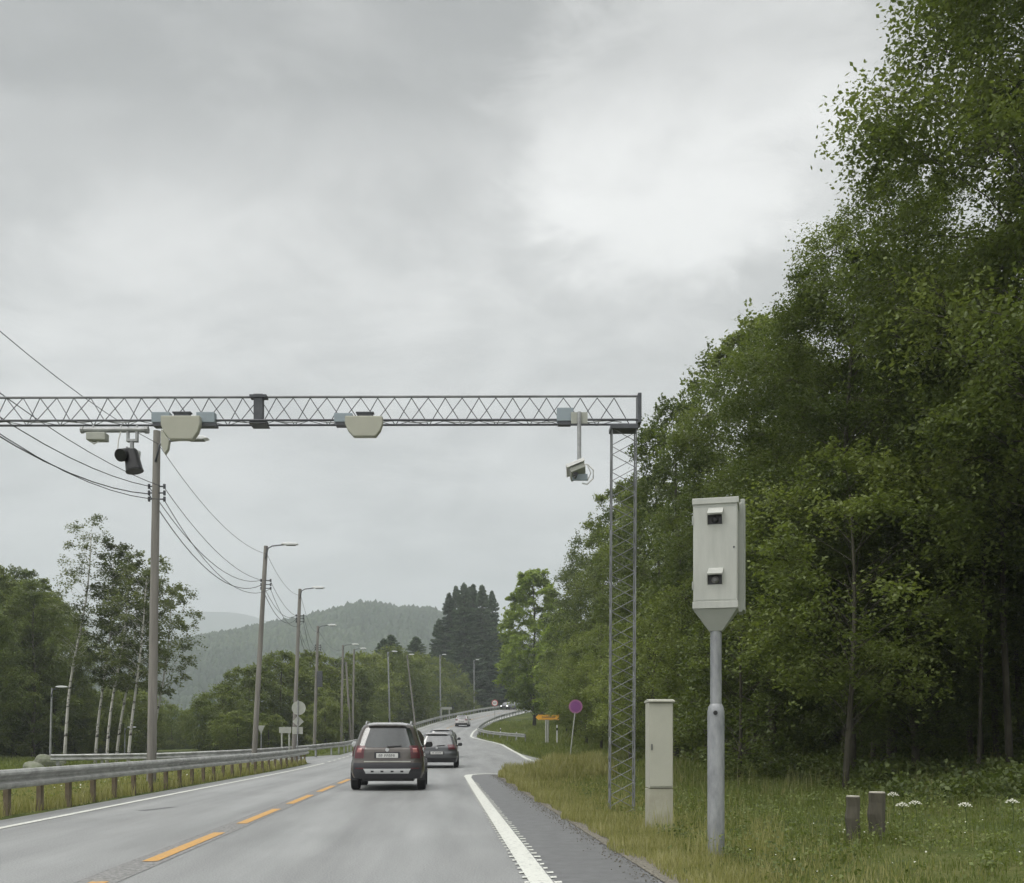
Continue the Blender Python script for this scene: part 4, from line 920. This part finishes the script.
# right camera on hanging pole
y = GY - .26; k = y / F
r = empty('hanging_camera', (px(579, y), y, pz(424, y)), 0, 'grey camera on a thin vertical pole hanging near the right end of the gantry', 'camera')
m = MB(); m.box(-22 * k, -5.5 * k, .02, .16, 3.5 * k, 17 * k); m.build('electronics_box', M['bluegrey'], r, bevel=.01)
m = MB(); m.box(-21 * k, -8 * k, .03, .15, 0 * k, 3.3 * k); m.build('box_bracket', M['galv_dark'], r)
m = MB(); m.box(-8 * k, 8.5 * k, -.02, 0, .3 * k, 11.5 * k); m.build('clamp_plate', M['sign_back'], r, bevel=.003)
m = MB(); m.tube([(0, -.05, 11 * k), (0, -.05, -42 * k)], 2.0 * k, 8); m.build('hanging_pole', M['galv'], r, smooth=True)
rot = Matrix.Translation((-2.5 * k, -.1, -49 * k)) @ Matrix.Rotation(R(-22), 4, 'Y') @ Matrix.Rotation(R(-12), 4, 'X')
m = MB(); m.box(-9.5 * k, 9.5 * k, -.22, .2, 3.3 * k, 5.2 * k, rot); m.box(-9.5 * k, 9.5 * k, -.22, -.2, 1.6 * k, 3.3 * k, rot); m.build('sun_shield', M['white'], r, bevel=.004)
m = MB(); m.box(-7.5 * k, 8 * k, -.18, .18, -3.6 * k, 1.2 * k, rot); m.build('camera_body', M['sign_back'], r, bevel=.01)
m = MB(); m.box(-7.0 * k, 8 * k, -.15, -.10, -58.5 * k + 0, -50 * k - 2 * k); m.build('infrared_lamp', M['bluegrey'], r, bevel=.01)
m = MB(); m.tube([(-4.5 * k, -.36, -55.5 * k), (-4.5 * k, -.10, -55 * k)], 2.0 * k, 12); m.build('camera_lens', M['lens'], r, smooth=True)
m = MB(); m.tube([(4 * k, -.05, -41 * k), (9 * k, -.05, -41.5 * k), (14 * k, -.05, -47 * k), (14 * k, -.05, -55 * k), (8 * k, -.05, -61 * k), (3 * k, -.05, -60 * k)], .75 * k, 5); m.tube([(8 * k, -.07, -42 * k), (11.5 * k, -.07, -50 * k), (8 * k, -.07, -58 * k)], .6 * k, 5); m.build('cable_loop', M['white'], r, smooth=True)

# ------------------------------------------------------------------ speed camera
SY = 10.8; k = SY / F
sx_ = px(716.2, SY); sz0 = float(G(sx_, SY))
r = empty('speed_camera', (sx_, SY, sz0), R(-14), 'pale grey roadside speed camera box with two hooded lenses on a galvanised pole', 'speed camera')
def Z(yp): return pz(yp, SY - (.20 if yp < 640 else .06)) - sz0
bxl, bxr = -21.3 * k, 21.3 * k
m = MB(); m.box(bxl, bxr, -.22, .10, Z(601), Z(504)); m.build('housing', M['box'], r, bevel=.006)
m = MB(); m.box(bxl - .9 * k, bxr + 1.3 * k, -.235, .115, Z(504.2), Z(498)); m.build('top_cap', M['box'], r, bevel=.006)
m = MB(); m.box(bxl - .6 * k, bxr + .7 * k, -.232, .112, Z(608.5), Z(601.2)); m.build('bottom_band', M['box'], r, bevel=.005)
m = MB(); tp_ = [(bxl, -.22), (bxr, -.22), (bxr, .10), (bxl, .10)]; bt_ = [(-6.5 * k, -.12), (6.5 * k, -.12), (6.5 * k, 0.0), (-6.5 * k, 0.0)]
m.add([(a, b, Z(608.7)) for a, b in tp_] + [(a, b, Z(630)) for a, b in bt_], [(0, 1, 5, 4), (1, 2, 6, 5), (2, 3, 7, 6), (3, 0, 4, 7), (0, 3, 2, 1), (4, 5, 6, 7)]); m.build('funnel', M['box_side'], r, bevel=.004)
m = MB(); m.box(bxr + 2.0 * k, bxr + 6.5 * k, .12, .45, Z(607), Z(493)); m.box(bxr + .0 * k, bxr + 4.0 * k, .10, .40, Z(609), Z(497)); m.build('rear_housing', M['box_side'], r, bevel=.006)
for yc in (515, 575):
    ho = MB(); w = 7.5 * k
    ho.add([(-w * .82, -.222, Z(yc - 7)), (w * 1.05, -.222, Z(yc - 7)), (w * .95, -.30, Z(yc - .5)), (-w, -.30, Z(yc - .5)), (-w * .82, -.222, Z(yc - 5.8)), (w * 1.05, -.222, Z(yc - 5.8)), (w * .95, -.295, Z(yc + .6)), (-w, -.295, Z(yc + .6))],
           [(0, 1, 2, 3), (4, 7, 6, 5), (0, 3, 7, 4), (1, 5, 6, 2), (3, 2, 6, 7), (0, 4, 5, 1)])
    h_ = ho.build('hood', M['box'], r)
    re_ = MB(); re_.box(-w * .95, w * .9, -.2225, -.215, Z(yc + 9.5), Z(yc)); re_.build('recess', M['black'], r)
    for sx in (-w * .98, w * .93):
        st_ = MB(); st_.prism([(-.222, Z(yc + 10)), (-.290, Z(yc + .6)), (-.222, Z(yc + .6))], 'x', sx - .003, sx + .003); st_.build('hood_side', M['box'], h_)
    le_ = MB(); le_.tube([(0, -.218, Z(yc + 5.2)), (0, -.235, Z(yc + 5.2)), (0, -.25, Z(yc + 5.2))], [3.7 * k, 3.4 * k, 1.6 * k], 20); lo = le_.build('lens', M['lens'] if yc < 540 else M['lens_grey'], r, smooth=True)
m = MB()
for zz in (506.5, 599.5): m.box(bxl + .02, bxr - .02, -.2215, -.219, Z(zz + .35), Z(zz))
m.box(bxr - .012, bxr - .008, -.2215, -.219, Z(599), Z(507)); m.build('door_seam', M['box_seam'], r)
m = MB(); m.tube([(0, -.06, Z(705) ), (0, -.06, Z(629))], [5.6 * k, 5.6 * k], 20); m.build('upper_pole', M['galv_pole'], r, smooth=True)
m = MB(); m.tube([(0, -.06, -.3), (0, -.06, Z(712)), (0, -.06, Z(707)), (0, -.06, Z(704))], [8.4 * k, 8.4 * k, 7.6 * k, 5.8 * k], 22); m.build('lower_pole', M['galv_pole'], r, smooth=True)
m = MB(); m.tube([(.0, -.06 - 8.3 * k, Z(713)), (0, -.06 - 9.2 * k, Z(713))], 2.2 * k, 12); m.build('pole_bolt', M['black'], r)
for zz in (520, 585):
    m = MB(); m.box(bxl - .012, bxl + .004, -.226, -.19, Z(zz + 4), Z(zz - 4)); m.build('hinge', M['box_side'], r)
m = MB(); m.tube([(bxr - .035, -.2205, Z(548)), (bxr - .035, -.2255, Z(548))], .010, 12); m.build('lock', M['galv_dark'], r)

# cabinet
CY = 13.6; k = CY / F; xc_ = px(661, CY); z0 = float(G(xc_, CY)); r = empty('roadside_cabinet', (xc_, CY, z0), R(2), 'tall narrow beige electrical cabinet on a stained plinth left of the speed camera', 'cabinet')
def Z2(yp): return pz(yp, CY) - z0
m = MB(); m.box(-12 * k, 12 * k, -.01, .30, Z2(788), Z2(702.5)); m.build('cabinet_body', M['cabinet'], r, bevel=.006)
m = MB(); m.box(-11.2 * k, 11.2 * k, -.022, -.011, Z2(786.5), Z2(704)); d_ = m.build('door', M['cabinet'], r, bevel=.004)
m = MB(); m.box(-10.0 * k, -9.0 * k, -.034, -.0225, Z2(750), Z2(744)); m.build('lock', M['galv_dark'], d_)
m = MB(); m.prism([(-.05, Z2(702.2)), (-.05, Z2(700.5)), (.12, Z2(698.8)), (.34, Z2(700.5)), (.34, Z2(702.2))], 'x', -12.8 * k, 13.6 * k); m.build('roof_cap', M['cabinet'], r, bevel=.004)
m = MB(); m.box(-12.4 * k, 12.2 * k, 0.0, .29, -.25, Z2(788.6)); m.build('plinth', M['cabinet_base'], r, bevel=.006)

# ------------------------------------------------------------------ signs
def post_sign(name, x, y, label, cat='sign'): return empty(name, (x, y, float(G(x, y))), 0, label, cat)
def disc(mb, cx_, cz, r_, y0, y1, n=28): mb.prism([(cx_ + r_ * math.cos(2 * math.pi * i / n), cz + r_ * math.sin(2 * math.pi * i / n)) for i in range(n)], 'y', y0, y1)
# grey backs of signs on one post
Y = 53.0; k = Y / F; x = px(297, Y); r = post_sign('road_sign', x, Y, 'signpost with grey backs of a disc, a diamond and a plate by the third pole'); z0 = r.location.z
def Zs(yp, Y=Y): return pz(yp, Y) - float(r.location.z)
m = MB(); m.tube([(0, 0, -.2), (.05, 0, Zs(700))], .035, 8); m.build('sign_post', M['galv'], r, smooth=True)
m = MB(); disc(m, 1.5 * k, Zs(708), 7.0 * k, .04, .055); m.build('disc_panel', M['sign_back'], r)
m = MB(); c0 = Zs(721.5); m.prism([(1 * k, c0 + 5.6 * k), (6.6 * k, c0), (1 * k, c0 - 5.6 * k), (-4.8 * k, c0)], 'y', .04, .055); m.build('diamond_panel', M['sign_back'], r)
m = MB(); m.box(-5 * k, 5.6 * k, .04, .055, Zs(734), Zs(727)); m.build('plate_panel', M['sign_back'], r)
# direction sign back on two posts left of it
Y = 57; k = Y / F; r = post_sign('direction_sign', px(285, Y), Y, 'back of a low grey direction board left of the disc sign post')
m = MB(); m.box(-6 * k, 6 * k, 0, .03, pz(733, Y) - r.location.z, pz(727, Y) - r.location.z); m.build('sign_panel', M['sign_back'], r)
for sx in (-3.5, 4): m = MB(); m.tube([(sx * k, .06, -.2), (sx * k, .06, pz(728, Y) - r.location.z)], .05, 8); m.build('sign_post', M['sign_back'], r, smooth=True)
# yield sign back
Y = 62; k = Y / F; r = post_sign('yield_sign', px(261, Y), Y, 'small grey-backed triangular yield sign right of the second wooden pole')
zt2 = pz(725.5, Y) - r.location.z; m = MB(); m.tube([(0, .03, -.2), (0, .03, zt2)], .03, 8); m.build('sign_post', M['galv'], r, smooth=True)
m = MB(); m.prism([(-4 * k, zt2), (4 * k, zt2), (0, zt2 - 8.5 * k)], 'y', 0, .015); m.prism([(-2.2 * k, zt2 - 1.2 * k), (2.2 * k, zt2 - 1.2 * k), (0, zt2 - 5.8 * k)], 'y', -.006, -.001); m.build('triangle_panel', M['sign_back'], r)
# yellow direction sign
Y = 83; k = Y / F; x = px(547, Y); r = post_sign('direction_sign', x, Y, 'orange-yellow arrow-shaped direction sign pointing left on two pale posts'); zz = r.location.z
za, zb2 = pz(714.5, Y) - zz, pz(720, Y) - zz; zm = (za + zb2) / 2
m = MB(); m.prism([(-11.5 * k, zm), (-8.5 * k, za), (12 * k, za), (12 * k, zb2), (-8.5 * k, zb2)], 'y', 0, .03); m.build('arrow_panel', M['sign_yellow'], r)
m = MB()
m.box(-8.0 * k, 11.4 * k, -.012, -.004, za - .45 * k, za - .2 * k); m.box(-8.0 * k, 11.4 * k, -.012, -.004, zb2 + .2 * k, zb2 + .45 * k); m.box(11.0 * k, 11.3 * k, -.012, -.004, zb2 + .45 * k, za - .45 * k)
m.build('border', M['galv_dark'], r)
m = MB(); xx = -5.0 * k
rl = random.Random(3)
for j in range(10):
    w = rl.choice((.9, 1.0, 1.1)) * k; hh = (1.2 if j else 1.6) * k
    m.box(xx, xx + .25 * w, -.012, -.004, zm - hh * .7, zm + hh * .8); m.box(xx + .65 * w, xx + .9 * w, -.012, -.004, zm - hh * .7, zm + hh * rl.choice((.3, .8))); m.box(xx + .25 * w, xx + .65 * w, -.012, -.004, zm + hh * .2, zm + hh * .5); xx += 1.35 * k
m.build('lettering', M['galv_dark'], r)
for sx in (-.9, 1.1): m = MB(); m.tube([(sx * k, .07, -.2), (sx * k, .07, zb2 + .5 * k)], .085, 10); m.build('sign_post', M['sign_back'], r, smooth=True)
# purple round sign on leaning post
Y = 56; k = Y / F; x = px(569.5, Y); r = post_sign('round_sign', x, Y, 'faded purple round sign on a leaning thin post right of the yellow sign'); zz = r.location.z
zc_ = pz(706.5, Y) - zz; tx = 6.2 * k
m = MB(); m.tube([(0, .03, -.2), (tx, .03, zc_)], .035, 8); m.build('sign_post', M['sign_back'], r, smooth=True)
m = MB(); disc(m, tx, zc_, 6.9 * k, 0, .015); m.build('sign_rim', M['sign_pink'], r)
m = MB(); disc(m, tx, zc_, 5.4 * k, -.008, -.002); m.build('sign_face', M['sign_purple'], r)
# speed limit sign far
Y = 170; k = Y / F; x = px(494.8, Y); r = post_sign('speed_limit_sign', x, Y, 'small round white speed limit sign with a red ring at the bend'); zz = r.location.z
zc_ = pz(703, Y) - zz
m = MB(); m.tube([(0, .04, -.2), (0, .04, zc_)], .05, 8); m.build('sign_post', M['galv'], r)
m = MB(); disc(m, 0, zc_, 3.2 * k, 0, .02); m.build('red_ring', M['red'], r)
m = MB(); disc(m, 0, zc_, 2.5 * k, -.012, -.002); m.build('white_face', M['white'], r)
tcu = bpy.data.curves.new('digits', 'FONT'); tcu.body = '60'; tcu.size = 3.4 * k; tcu.align_x = 'CENTER'; tcu.align_y = 'CENTER'; tcu.extrude = .002; tcu.materials.append(M['black'])
to = bpy.data.objects.new('digits', tcu); col.objects.link(to)
bpy.context.view_layer.update()
me_ = bpy.data.meshes.new_from_object(to.evaluated_get(bpy.context.evaluated_depsgraph_get())); bpy.data.objects.remove(to)
to = bpy.data.objects.new('digits', me_); col.objects.link(to); to.parent = r; to.location = (0, -.02, zc_); to.rotation_euler = (R(90), 0, 0)
# distant sign board by the left rail
Y = 160; k = Y / F; r = post_sign('direction_sign', px(446, Y), Y, 'back of a distant grey direction board behind the far left guardrail'); zz = r.location.z
m = MB(); m.box(-6 * k, 5.8 * k, 0, .05, pz(709.5, Y) - zz, pz(707, Y) - zz); m.build('sign_panel', M['sign_back'], r)
for sx in (-4.5, 3.2): m = MB(); m.tube([(sx * k, .1, -.2), (sx * k, .1, pz(708, Y) - zz)], .08, 8); m.build('sign_post', M['sign_back'], r)
# marker posts
def marker(xp, ybase, ytop, Y, lab):
    x = px(xp, Y); z0 = float(G(x, Y)); r = empty('marker_post', (x, Y, z0), 0, lab, 'marker post', 'road marker posts'); h = max(.75, pz(ytop, Y) - z0)
    m = MB(); m.box(-.05, .05, -.03, .03, -.1, h); m.build('post_body', M['white'], r, bevel=.01); m = MB(); m.box(-.052, .052, -.034, .034, h * .72, h * .86); m.build('black_band', M['black'], r)
marker(500.5, 735, 728, 100, 'white marker post behind the curved guardrail, left one'); marker(516.5, 738, 732, 92, 'white marker post near the end of the curved guardrail'); marker(557, 742, 725, 80, 'white and black marker post right of the yellow direction sign')

# ------------------------------------------------------------------ cars
def car(name, label, paint, lower, L_, W_, H_, loc, rz, style='suv', detail=2, cat='car', towards=False, roofmat=None):
    r = empty(name, loc, rz, label, cat, 'cars on the road')
    zb = .30 if style == 'suv' else .24; belt = H_ * .60; roof = H_ - (.05 if style == 'suv' else 0.0)
    def top(yn):
        return float(np.interp(yn, [0, .35, L_ * .35, L_ * .60, L_ * .77, L_ * .96, L_], [roof - .03, roof, roof + .01, roof - .03, H_ * .64, H_ * .56, H_ * .48]))
    gs = .34 if style == 'suv' else .55
    def yr(z): return float(np.interp(z, [zb, .45, .62, .70, .98 * H_ / 1.69, H_ * .60, roof], [.08, .0, .0, .045, .05, .085, gs]))
    def yf(z): return float(np.interp(z, [zb, .45, .65, H_ * .56, roof], [.1, .0, .03, .16, .2]))
    hw = W_ / 2
    def wd(z): return hw * float(np.interp(z, [zb, .42, .6, belt * .92, belt, roof - .12, roof], [.95, 1.0, .995, .955, .925, .735, .66]))
    def S(a, b, c):
        yn = (b + 1) / 2 * L_; T = top(yn); z = zb + (T - zb) * c
        y0, y1 = yr(z), L_ - yf(z); y = y0 + (y1 - y0) * (b + 1) / 2
        w = wd(z) if yn < L_ * .62 else hw * float(np.interp(z, [zb, .42, .6, belt], [.95, 1, .99, .93])) * (1 if yn < L_ * .62 else 1)
        if L_ * .55 < yn < L_ * .8: w = min(w, wd(z) + (yn - L_ * .55) * .2)
        x = a * w * (1 - .10 * abs(b) ** 14); 
        y += (0.13 * abs(a) ** 5) * (max(0, -b) ** 6) - (.22 * abs(a) ** 4) * (max(0, b) ** 6)
        z -= .055 * abs(a) ** 6 * (c ** 12)
        return Vector((x, y - L_ / 2, z))
    def cof(z, b): T = top((b + 1) / 2 * L_); return (z - zb) / (T - zb)
    body = MB(); n1, n2, n3 = (14, 44, 26) if detail > 1 else (8, 24, 14)
    import bmesh
    def face(fn, na, nb_):
        V = [fn(i / na, j / nb_) for j in range(nb_ + 1) for i in range(na + 1)]
        body.add(V, [(j * (na + 1) + i, j * (na + 1) + i + 1, (j + 1) * (na + 1) + i + 1, (j + 1) * (na + 1) + i) for j in range(nb_) for i in range(na)])
    face(lambda u, v: S(2 * u - 1, -1, v), n1, n3); face(lambda u, v: S(2 * u - 1, 1, v), n1, n3)
    face(lambda u, v: S(-1, 2 * u - 1, v), n2, n3); face(lambda u, v: S(1, 2 * u - 1, v), n2, n3)
    face(lambda u, v: S(2 * u - 1, 2 * v - 1, 1), n1, n2); face(lambda u, v: S(2 * u - 1, 2 * v - 1, 0), n1, n2)
    me = bpy.data.meshes.new('body'); me.from_pydata(body.v, [], body.f); bm = bmesh.new(); bm.from_mesh(me); bmesh.ops.remove_doubles(bm, verts=bm.verts, dist=.0005); bmesh.ops.recalc_face_normals(bm, faces=bm.faces); bm.to_mesh(me); bm.free()
    for p in me.polygons: p.use_smooth = True
    try: me.set_sharp_from_angle(angle=R(38))
    except Exception: pass
    me.materials.append(paint); bo = bpy.data.objects.new('body', me); col.objects.link(bo); bo.parent = r
    def patch(nm, fn, u0, u1, v0, v1, mt, off=.006, nu=8, nv=6, th=.02, parent=None, shape=None):
        """fn(u,v)->surface point on the warped box; offset along the numeric normal"""
        mb = MB(); cen = Vector((0, 0, H_ * .5)); A = []; B = []
        for j in range(nv + 1):
            for i in range(nu + 1):
                s, t = i / nu, j / nv
                u = u0 + (u1 - u0) * s; v = v0 + (v1 - v0) * t
                if shape: u, v = shape(s, t, u, v)
                p = fn(u, v); e = .01; nrm = (fn(u + e, v) - p).cross(fn(u, v + e) - p).normalized()
                if nrm.dot(p - cen) < 0: nrm = -nrm
                A.append(p + nrm * off); B.append(p + nrm * (off - th))
        n = nu + 1; N_ = len(A); Fs = []
        for j in range(nv):
            for i in range(nu): a = j * n + i; Fs.append((a, a + 1, a + n + 1, a + n)); Fs.append((a + N_, a + n + N_, a + n + 1 + N_, a + 1 + N_))
        ring = [i for i in range(n)] + [j * n + nu for j in range(1, nv + 1)] + [nv * n + i for i in range(nu - 1, -1, -1)] + [j * n for j in range(nv - 1, 0, -1)]
        for q in range(len(ring)): a, b = ring[q], ring[(q + 1) % len(ring)]; Fs.append((a, b, b + N_, a + N_))
        mb.add(A + B, Fs); return mb.build(nm, mt, parent or r, smooth=True)
    rear = lambda a, z: S(a, -1, cof(z, -1)); fro = lambda a, z: S(a, 1, cof(z, 1))
    def side(sg): return lambda y, z: S(sg, 2 * y / L_ - 1, cof(z, 2 * y / L_ - 1))
    gz0, gz1 = belt + .02, roof - .13
    def rnd_(s, t, u, v): return (u * (1 - .05 * (2 * t - 1) ** 8), v)
    patch('rear_window', rear, -.92, .92, gz0, gz1, M['darkglass'], .008, 12, 8, shape=rnd_)
    if detail > 0:
        # spoiler, tail lights, plate, bumper
        m = MB()
        pA = [S(a, -1, 1) for a in np.linspace(-.86, .86, 11)]
        V = []
        for p in pA: V += [p + Vector((0, -.13, -.02)), p + Vector((0, .12, .03)), p + Vector((0, .05, -.05)), p + Vector((0, -.12, -.05))]
        Fs = [(i * 4 + j, i * 4 + (j + 1) % 4, (i + 1) * 4 + (j + 1) % 4, (i + 1) * 4 + j) for i in range(10) for j in range(4)] + [(0, 1, 2, 3), (40, 41, 42, 43)]
        m.add(V, Fs); m.build('spoiler', M['spoiler'], r)
        tz0, tz1 = (.80, 1.08) if style == 'suv' else (.78, .98)
        for sg in (-1, 1):
            if style == 'suv':
                tl = patch('taillight', rear, sg * .72, sg * .995, tz0 - .02, tz1, M['taillight'], .014, 5, 5, .03)
                patch('lamp_lens', rear, sg * .80, sg * .93, tz0 + .12, tz1 - .07, M['taillight_pink'], .022, 4, 4, .012, parent=tl)
            else:
                tl = patch('taillight', rear, sg * .62, sg * .995, tz0, tz1, M['taillight'], .014, 5, 5, .03)
            patch('taillight_side', side(sg), .12, .34, tz0 + .02, tz1 - .01, M['taillight'], .012, 4, 4, .02, parent=tl)
        patch('rear_bumper', rear, -1, 1, zb, .66 if style == 'suv' else .42, lower, .022, 12, 6, .04)
        if style == 'suv':
            sk = patch('skid_plate', rear, -.70, .70, .43, .53, M['silver'], .034, 12, 3, .03, shape=lambda s, t, u, v: (u * (.90 + .10 * t), v))
            m = MB()
            for sx in (-.44, -.15, .15, .44):
                p = rear(sx, .475); m.box(p.x - .035, p.x + .035, p.y - .042, p.y - .03, p.z - .028, p.z + .01)
            m.build('slots', M['black'], sk)
            patch('bumper_painted_glint', rear, -.70, .70, .685, .715, M['sign_back'], .014, 10, 2, .02)  # pale strip painted in for the reflection along the bumper's top edge
            for sg in (-1, 1): patch('reflector', rear, sg * .70, sg * .93, .525, .55, M['taillight'], .030, 4, 2, .02)
        patch('plate_recess', rear, -.40, .40, .785 if style == 'suv' else .56, .93 if style == 'suv' else .70, lower if style == 'suv' else M['black'], .008, 6, 3, .01)
        pzc = .845 if style == 'suv' else .63; p = rear(0, pzc)
        m = MB(); m.box(-.26, .26, p.y - .035, p.y - .016, pzc - .055, pzc + .055); pl = m.build('number_plate', M['plate'], r, bevel=.004)
        m = MB(); xx = -.20; rp_ = random.Random(len(label))
        for j in range(7):
            w = .045; m.box(xx, xx + .012, p.y - .038, p.y - .036, pzc - .03, pzc + .03); m.box(xx + .026, xx + .036, p.y - .038, p.y - .036, pzc - .03 + .02 * rp_.randint(0, 1), pzc + .03); m.box(xx + .012, xx + .026, p.y - .038, p.y - .036, pzc + .018, pzc + .03); xx += .052 + (.03 if j == 1 else 0)
        m.build('plate_characters', M['galv_dark'], pl)
        p = rear(0, 1.0 if style == 'suv' else .86); m = MB(); zb3 = 1.0 if style == 'suv' else .86
        disc(m, 0, zb3 - .015, .045, p.y - .03, p.y - .004, 16); m.build('badge', M['silver'], r)
        p = rear(0, gz0 + .03); m = MB(); m.tube([(0.02, p.y - .04, gz0 + .02), (.34, p.y - .02, gz0 + .045)], .012, 5); m.tube([(0.0, p.y + .02, gz0), (0.02, p.y - .04, gz0 + .02)], .02, 6); m.build('rear_wiper', M['black'], r)
    # windows
    for sg in (-1, 1):
        for (a, b) in ((.10, .27), (.285, .435), (.45, .60)):
            patch('side_window', side(sg), a * L_, b * L_, belt + .03, roof - .14, M['darkglass'], .006, 6, 4)
        patch('sill_trim', side(sg), .06 * L_, .94 * L_, zb, .44 if style == 'suv' else .34, lower, .014, 20, 3)
        if detail > 0:
            m = MB(); xw = sg * (wd(belt) + .02); yy2 = L_ * .62 - L_ / 2
            m.tube([(xw - sg * .05, yy2, belt + .03), (xw + sg * .07, yy2 - .01, belt + .06)], .025, 6); mi_arm = m.build('mirror_arm', M['black'], r)
            m = MB(); m.prism([(xw + sg * .03, belt + .01), (xw + sg * .20, belt + .02), (xw + sg * .225, belt + .09), (xw + sg * .19, belt + .165), (xw + sg * .05, belt + .155), (xw + sg * .02, belt + .08)], 'y', yy2 - .05, yy2 + .07); mi = m.build('mirror', M['silver'] if (style == 'suv' and sg < 0) else M['black'], r, bevel=.02)
    ws0, ws1 = L_ * .615, L_ * .755
    patch('windshield', lambda a, y: S(a, 2 * y / L_ - 1, 1), -.86, .86, ws0, ws1, M['darkglass'], .006, 10, 5)
    if style == 'suv':
        for sg in (-1, 1):
            m = MB(); pts = [S(sg * .93, 2 * y / L_ - 1, 1) + Vector((0, 0, .055 if 0 < q < 6 else .0)) for q, y in enumerate(np.linspace(.25, L_ * .58, 7))]
            m.tube(pts, .02, 6); m.build('roof_rail', M['silver'], r, smooth=True)
        m = MB(); p = S(0, -.78, 1); m.tube([p, p + Vector((0, -.06, .10))], .008, 5); m.build('antenna', M['black'], r)
    # front
    for sg in (-1, 1):
        patch('headlight', fro, sg * .62, sg * .97, H_ * .385, H_ * .46, M['headlight'] if towards else M['silver'], .012, 4, 3)
    patch('grille', fro, -.5, .5, H_ * .30, H_ * .44, M['black'], .010, 6, 3)
    # wheels
    wr = .335 if style == 'suv' else .315
    for yw in (L_ * .19, L_ * .80):
        for sg in (-1, 1):
            xw = sg * (hw - .10)
            arch = MB(); n = 20
            arch.prism([((yw - L_ / 2) + (wr + .055) * math.cos(t), wr + (wr + .055) * math.sin(t)) for t in np.linspace(-.25, math.pi + .25, n)], 'x', sg * (hw * .80), sg * (hw + .008))
            arch.build('wheel_arch', lower, r)
            m = MB(); w2 = .105; pr = [(-w2, wr * .62), (-w2, wr * .93), (-w2 * .75, wr), (w2 * .75, wr), (w2, wr * .93), (w2, wr * .62)]; N_ = 28; V = []
            for i in range(N_):
                t = 2 * math.pi * i / N_
                for (dx, rr_) in pr: V.append((xw + dx + sg * .012, yw - L_ / 2 + rr_ * math.cos(t), wr + rr_ * math.sin(t)))
            kk = len(pr); m.add(V, [(i * kk + j, i * kk + (j + 1) % kk, ((i + 1) % N_) * kk + (j + 1) % kk, ((i + 1) % N_) * kk + j) for i in range(N_) for j in range(kk)])
            wh = m.build('wheel', M['rubber'], r, smooth=True)
            m = MB(); m.prism([(yw - L_ / 2 + wr * .63 * math.cos(2 * math.pi * i / 20), wr + wr * .63 * math.sin(2 * math.pi * i / 20)) for i in range(20)], 'x', xw - .04, xw + sg * .09); m.build('rim', M['rim'], wh)
    m = MB(); m.tube([(-hw + .15, L_ * .19 - L_ / 2, wr), (hw - .15, L_ * .19 - L_ / 2, wr)], .05, 8); m.box(-hw * .7, hw * .7, -L_ * .42, L_ * .42, .22, zb + .06); m.build('underbody', M['black'], r)
    return r
def heading(y): d = 0.5; return -math.atan2(float(cC(y + d) - cC(y - d)), 2 * d)
def on_road(xp, Y): x = px(xp, Y); return (x, Y, float(G(x, Y)) + .004)
rear_y = 24.6
p = on_road(386.5, rear_y + 2.1); car('suv_car', 'brown compact off-road car with silver roof rails, nearest on the road', M['suv_paint'], M['suv_lower'], 4.2, 1.79, 1.70, (px(387.0, rear_y) - .14, rear_y + 2.1, .004), heading(27), 'suv')
ry = 43.5; car('hatchback_car', 'dark grey hatchback just ahead of the brown car on its right', M['dark_paint'], M['black'], 4.1, 1.80, 1.50, (px(437.5, ry) - .12, ry + 2.0, float(G(px(436, ry + 2), ry + 2)) + .004), heading(45), 'hatch')
ry = 57; car('hatchback_car', 'dark car mostly hidden ahead of the grey hatchback, only roof and mirror showing', M['dark_paint'], M['black'], 4.1, 1.78, 1.60, (px(441.5, ry) - .1, ry + 2.0, float(G(px(441, ry + 2), ry + 2)) + .004), heading(59), 'hatch')
ry = 136; car('hatchback_car', 'white car driving uphill alone before the bend', M['white_paint'], M['black'], 4.0, 1.76, 1.50, (px(462, ry), ry + 2.0, float(G(px(462, ry + 2), ry + 2)) + .004), heading(138), 'hatch', 1)
ry = 200; car('oncoming_car', 'dark oncoming car with lit headlight at the crest, left of the silver one', M['dark_paint'], M['black'], 4.2, 1.78, 1.48, (px(508, ry), ry, float(G(px(508, ry), ry)) + .004), heading(ry) + math.pi - .1, 'hatch', 0, towards=True)
ry = 206; car('oncoming_car', 'silver oncoming car with lit headlights at the crest, right one', M['silver_paint'], M['black'], 4.3, 1.80, 1.62, (px(514.5, ry), ry, float(G(px(514, ry), ry)) + .004), heading(ry) + math.pi - .1, 'hatch', 0, towards=True)

# ------------------------------------------------------------------ haze
HZ = (-4200, 4200, -450, 4600, -40, 620)
hb = MB(); hb.box(*HZ); hm = bpy.data.materials.new('haze_air'); hm.use_nodes = True; t = hm.node_tree; t.nodes.clear()
ho_ = t.nodes.new('ShaderNodeOutputMaterial'); pv = t.nodes.new('ShaderNodeVolumePrincipled'); pv.inputs['Color'].default_value = (0.87, 0.925, 0.97, 1); pv.inputs['Density'].default_value = 0.00050; pv.inputs['Anisotropy'].default_value = 0.2
t.links.new(pv.outputs[0], ho_.inputs['Volume'])
o = hb.build('haze', hm); tag(o, 'pale grey-blue damp air veiling the distant hills', 'haze', kind='stuff')
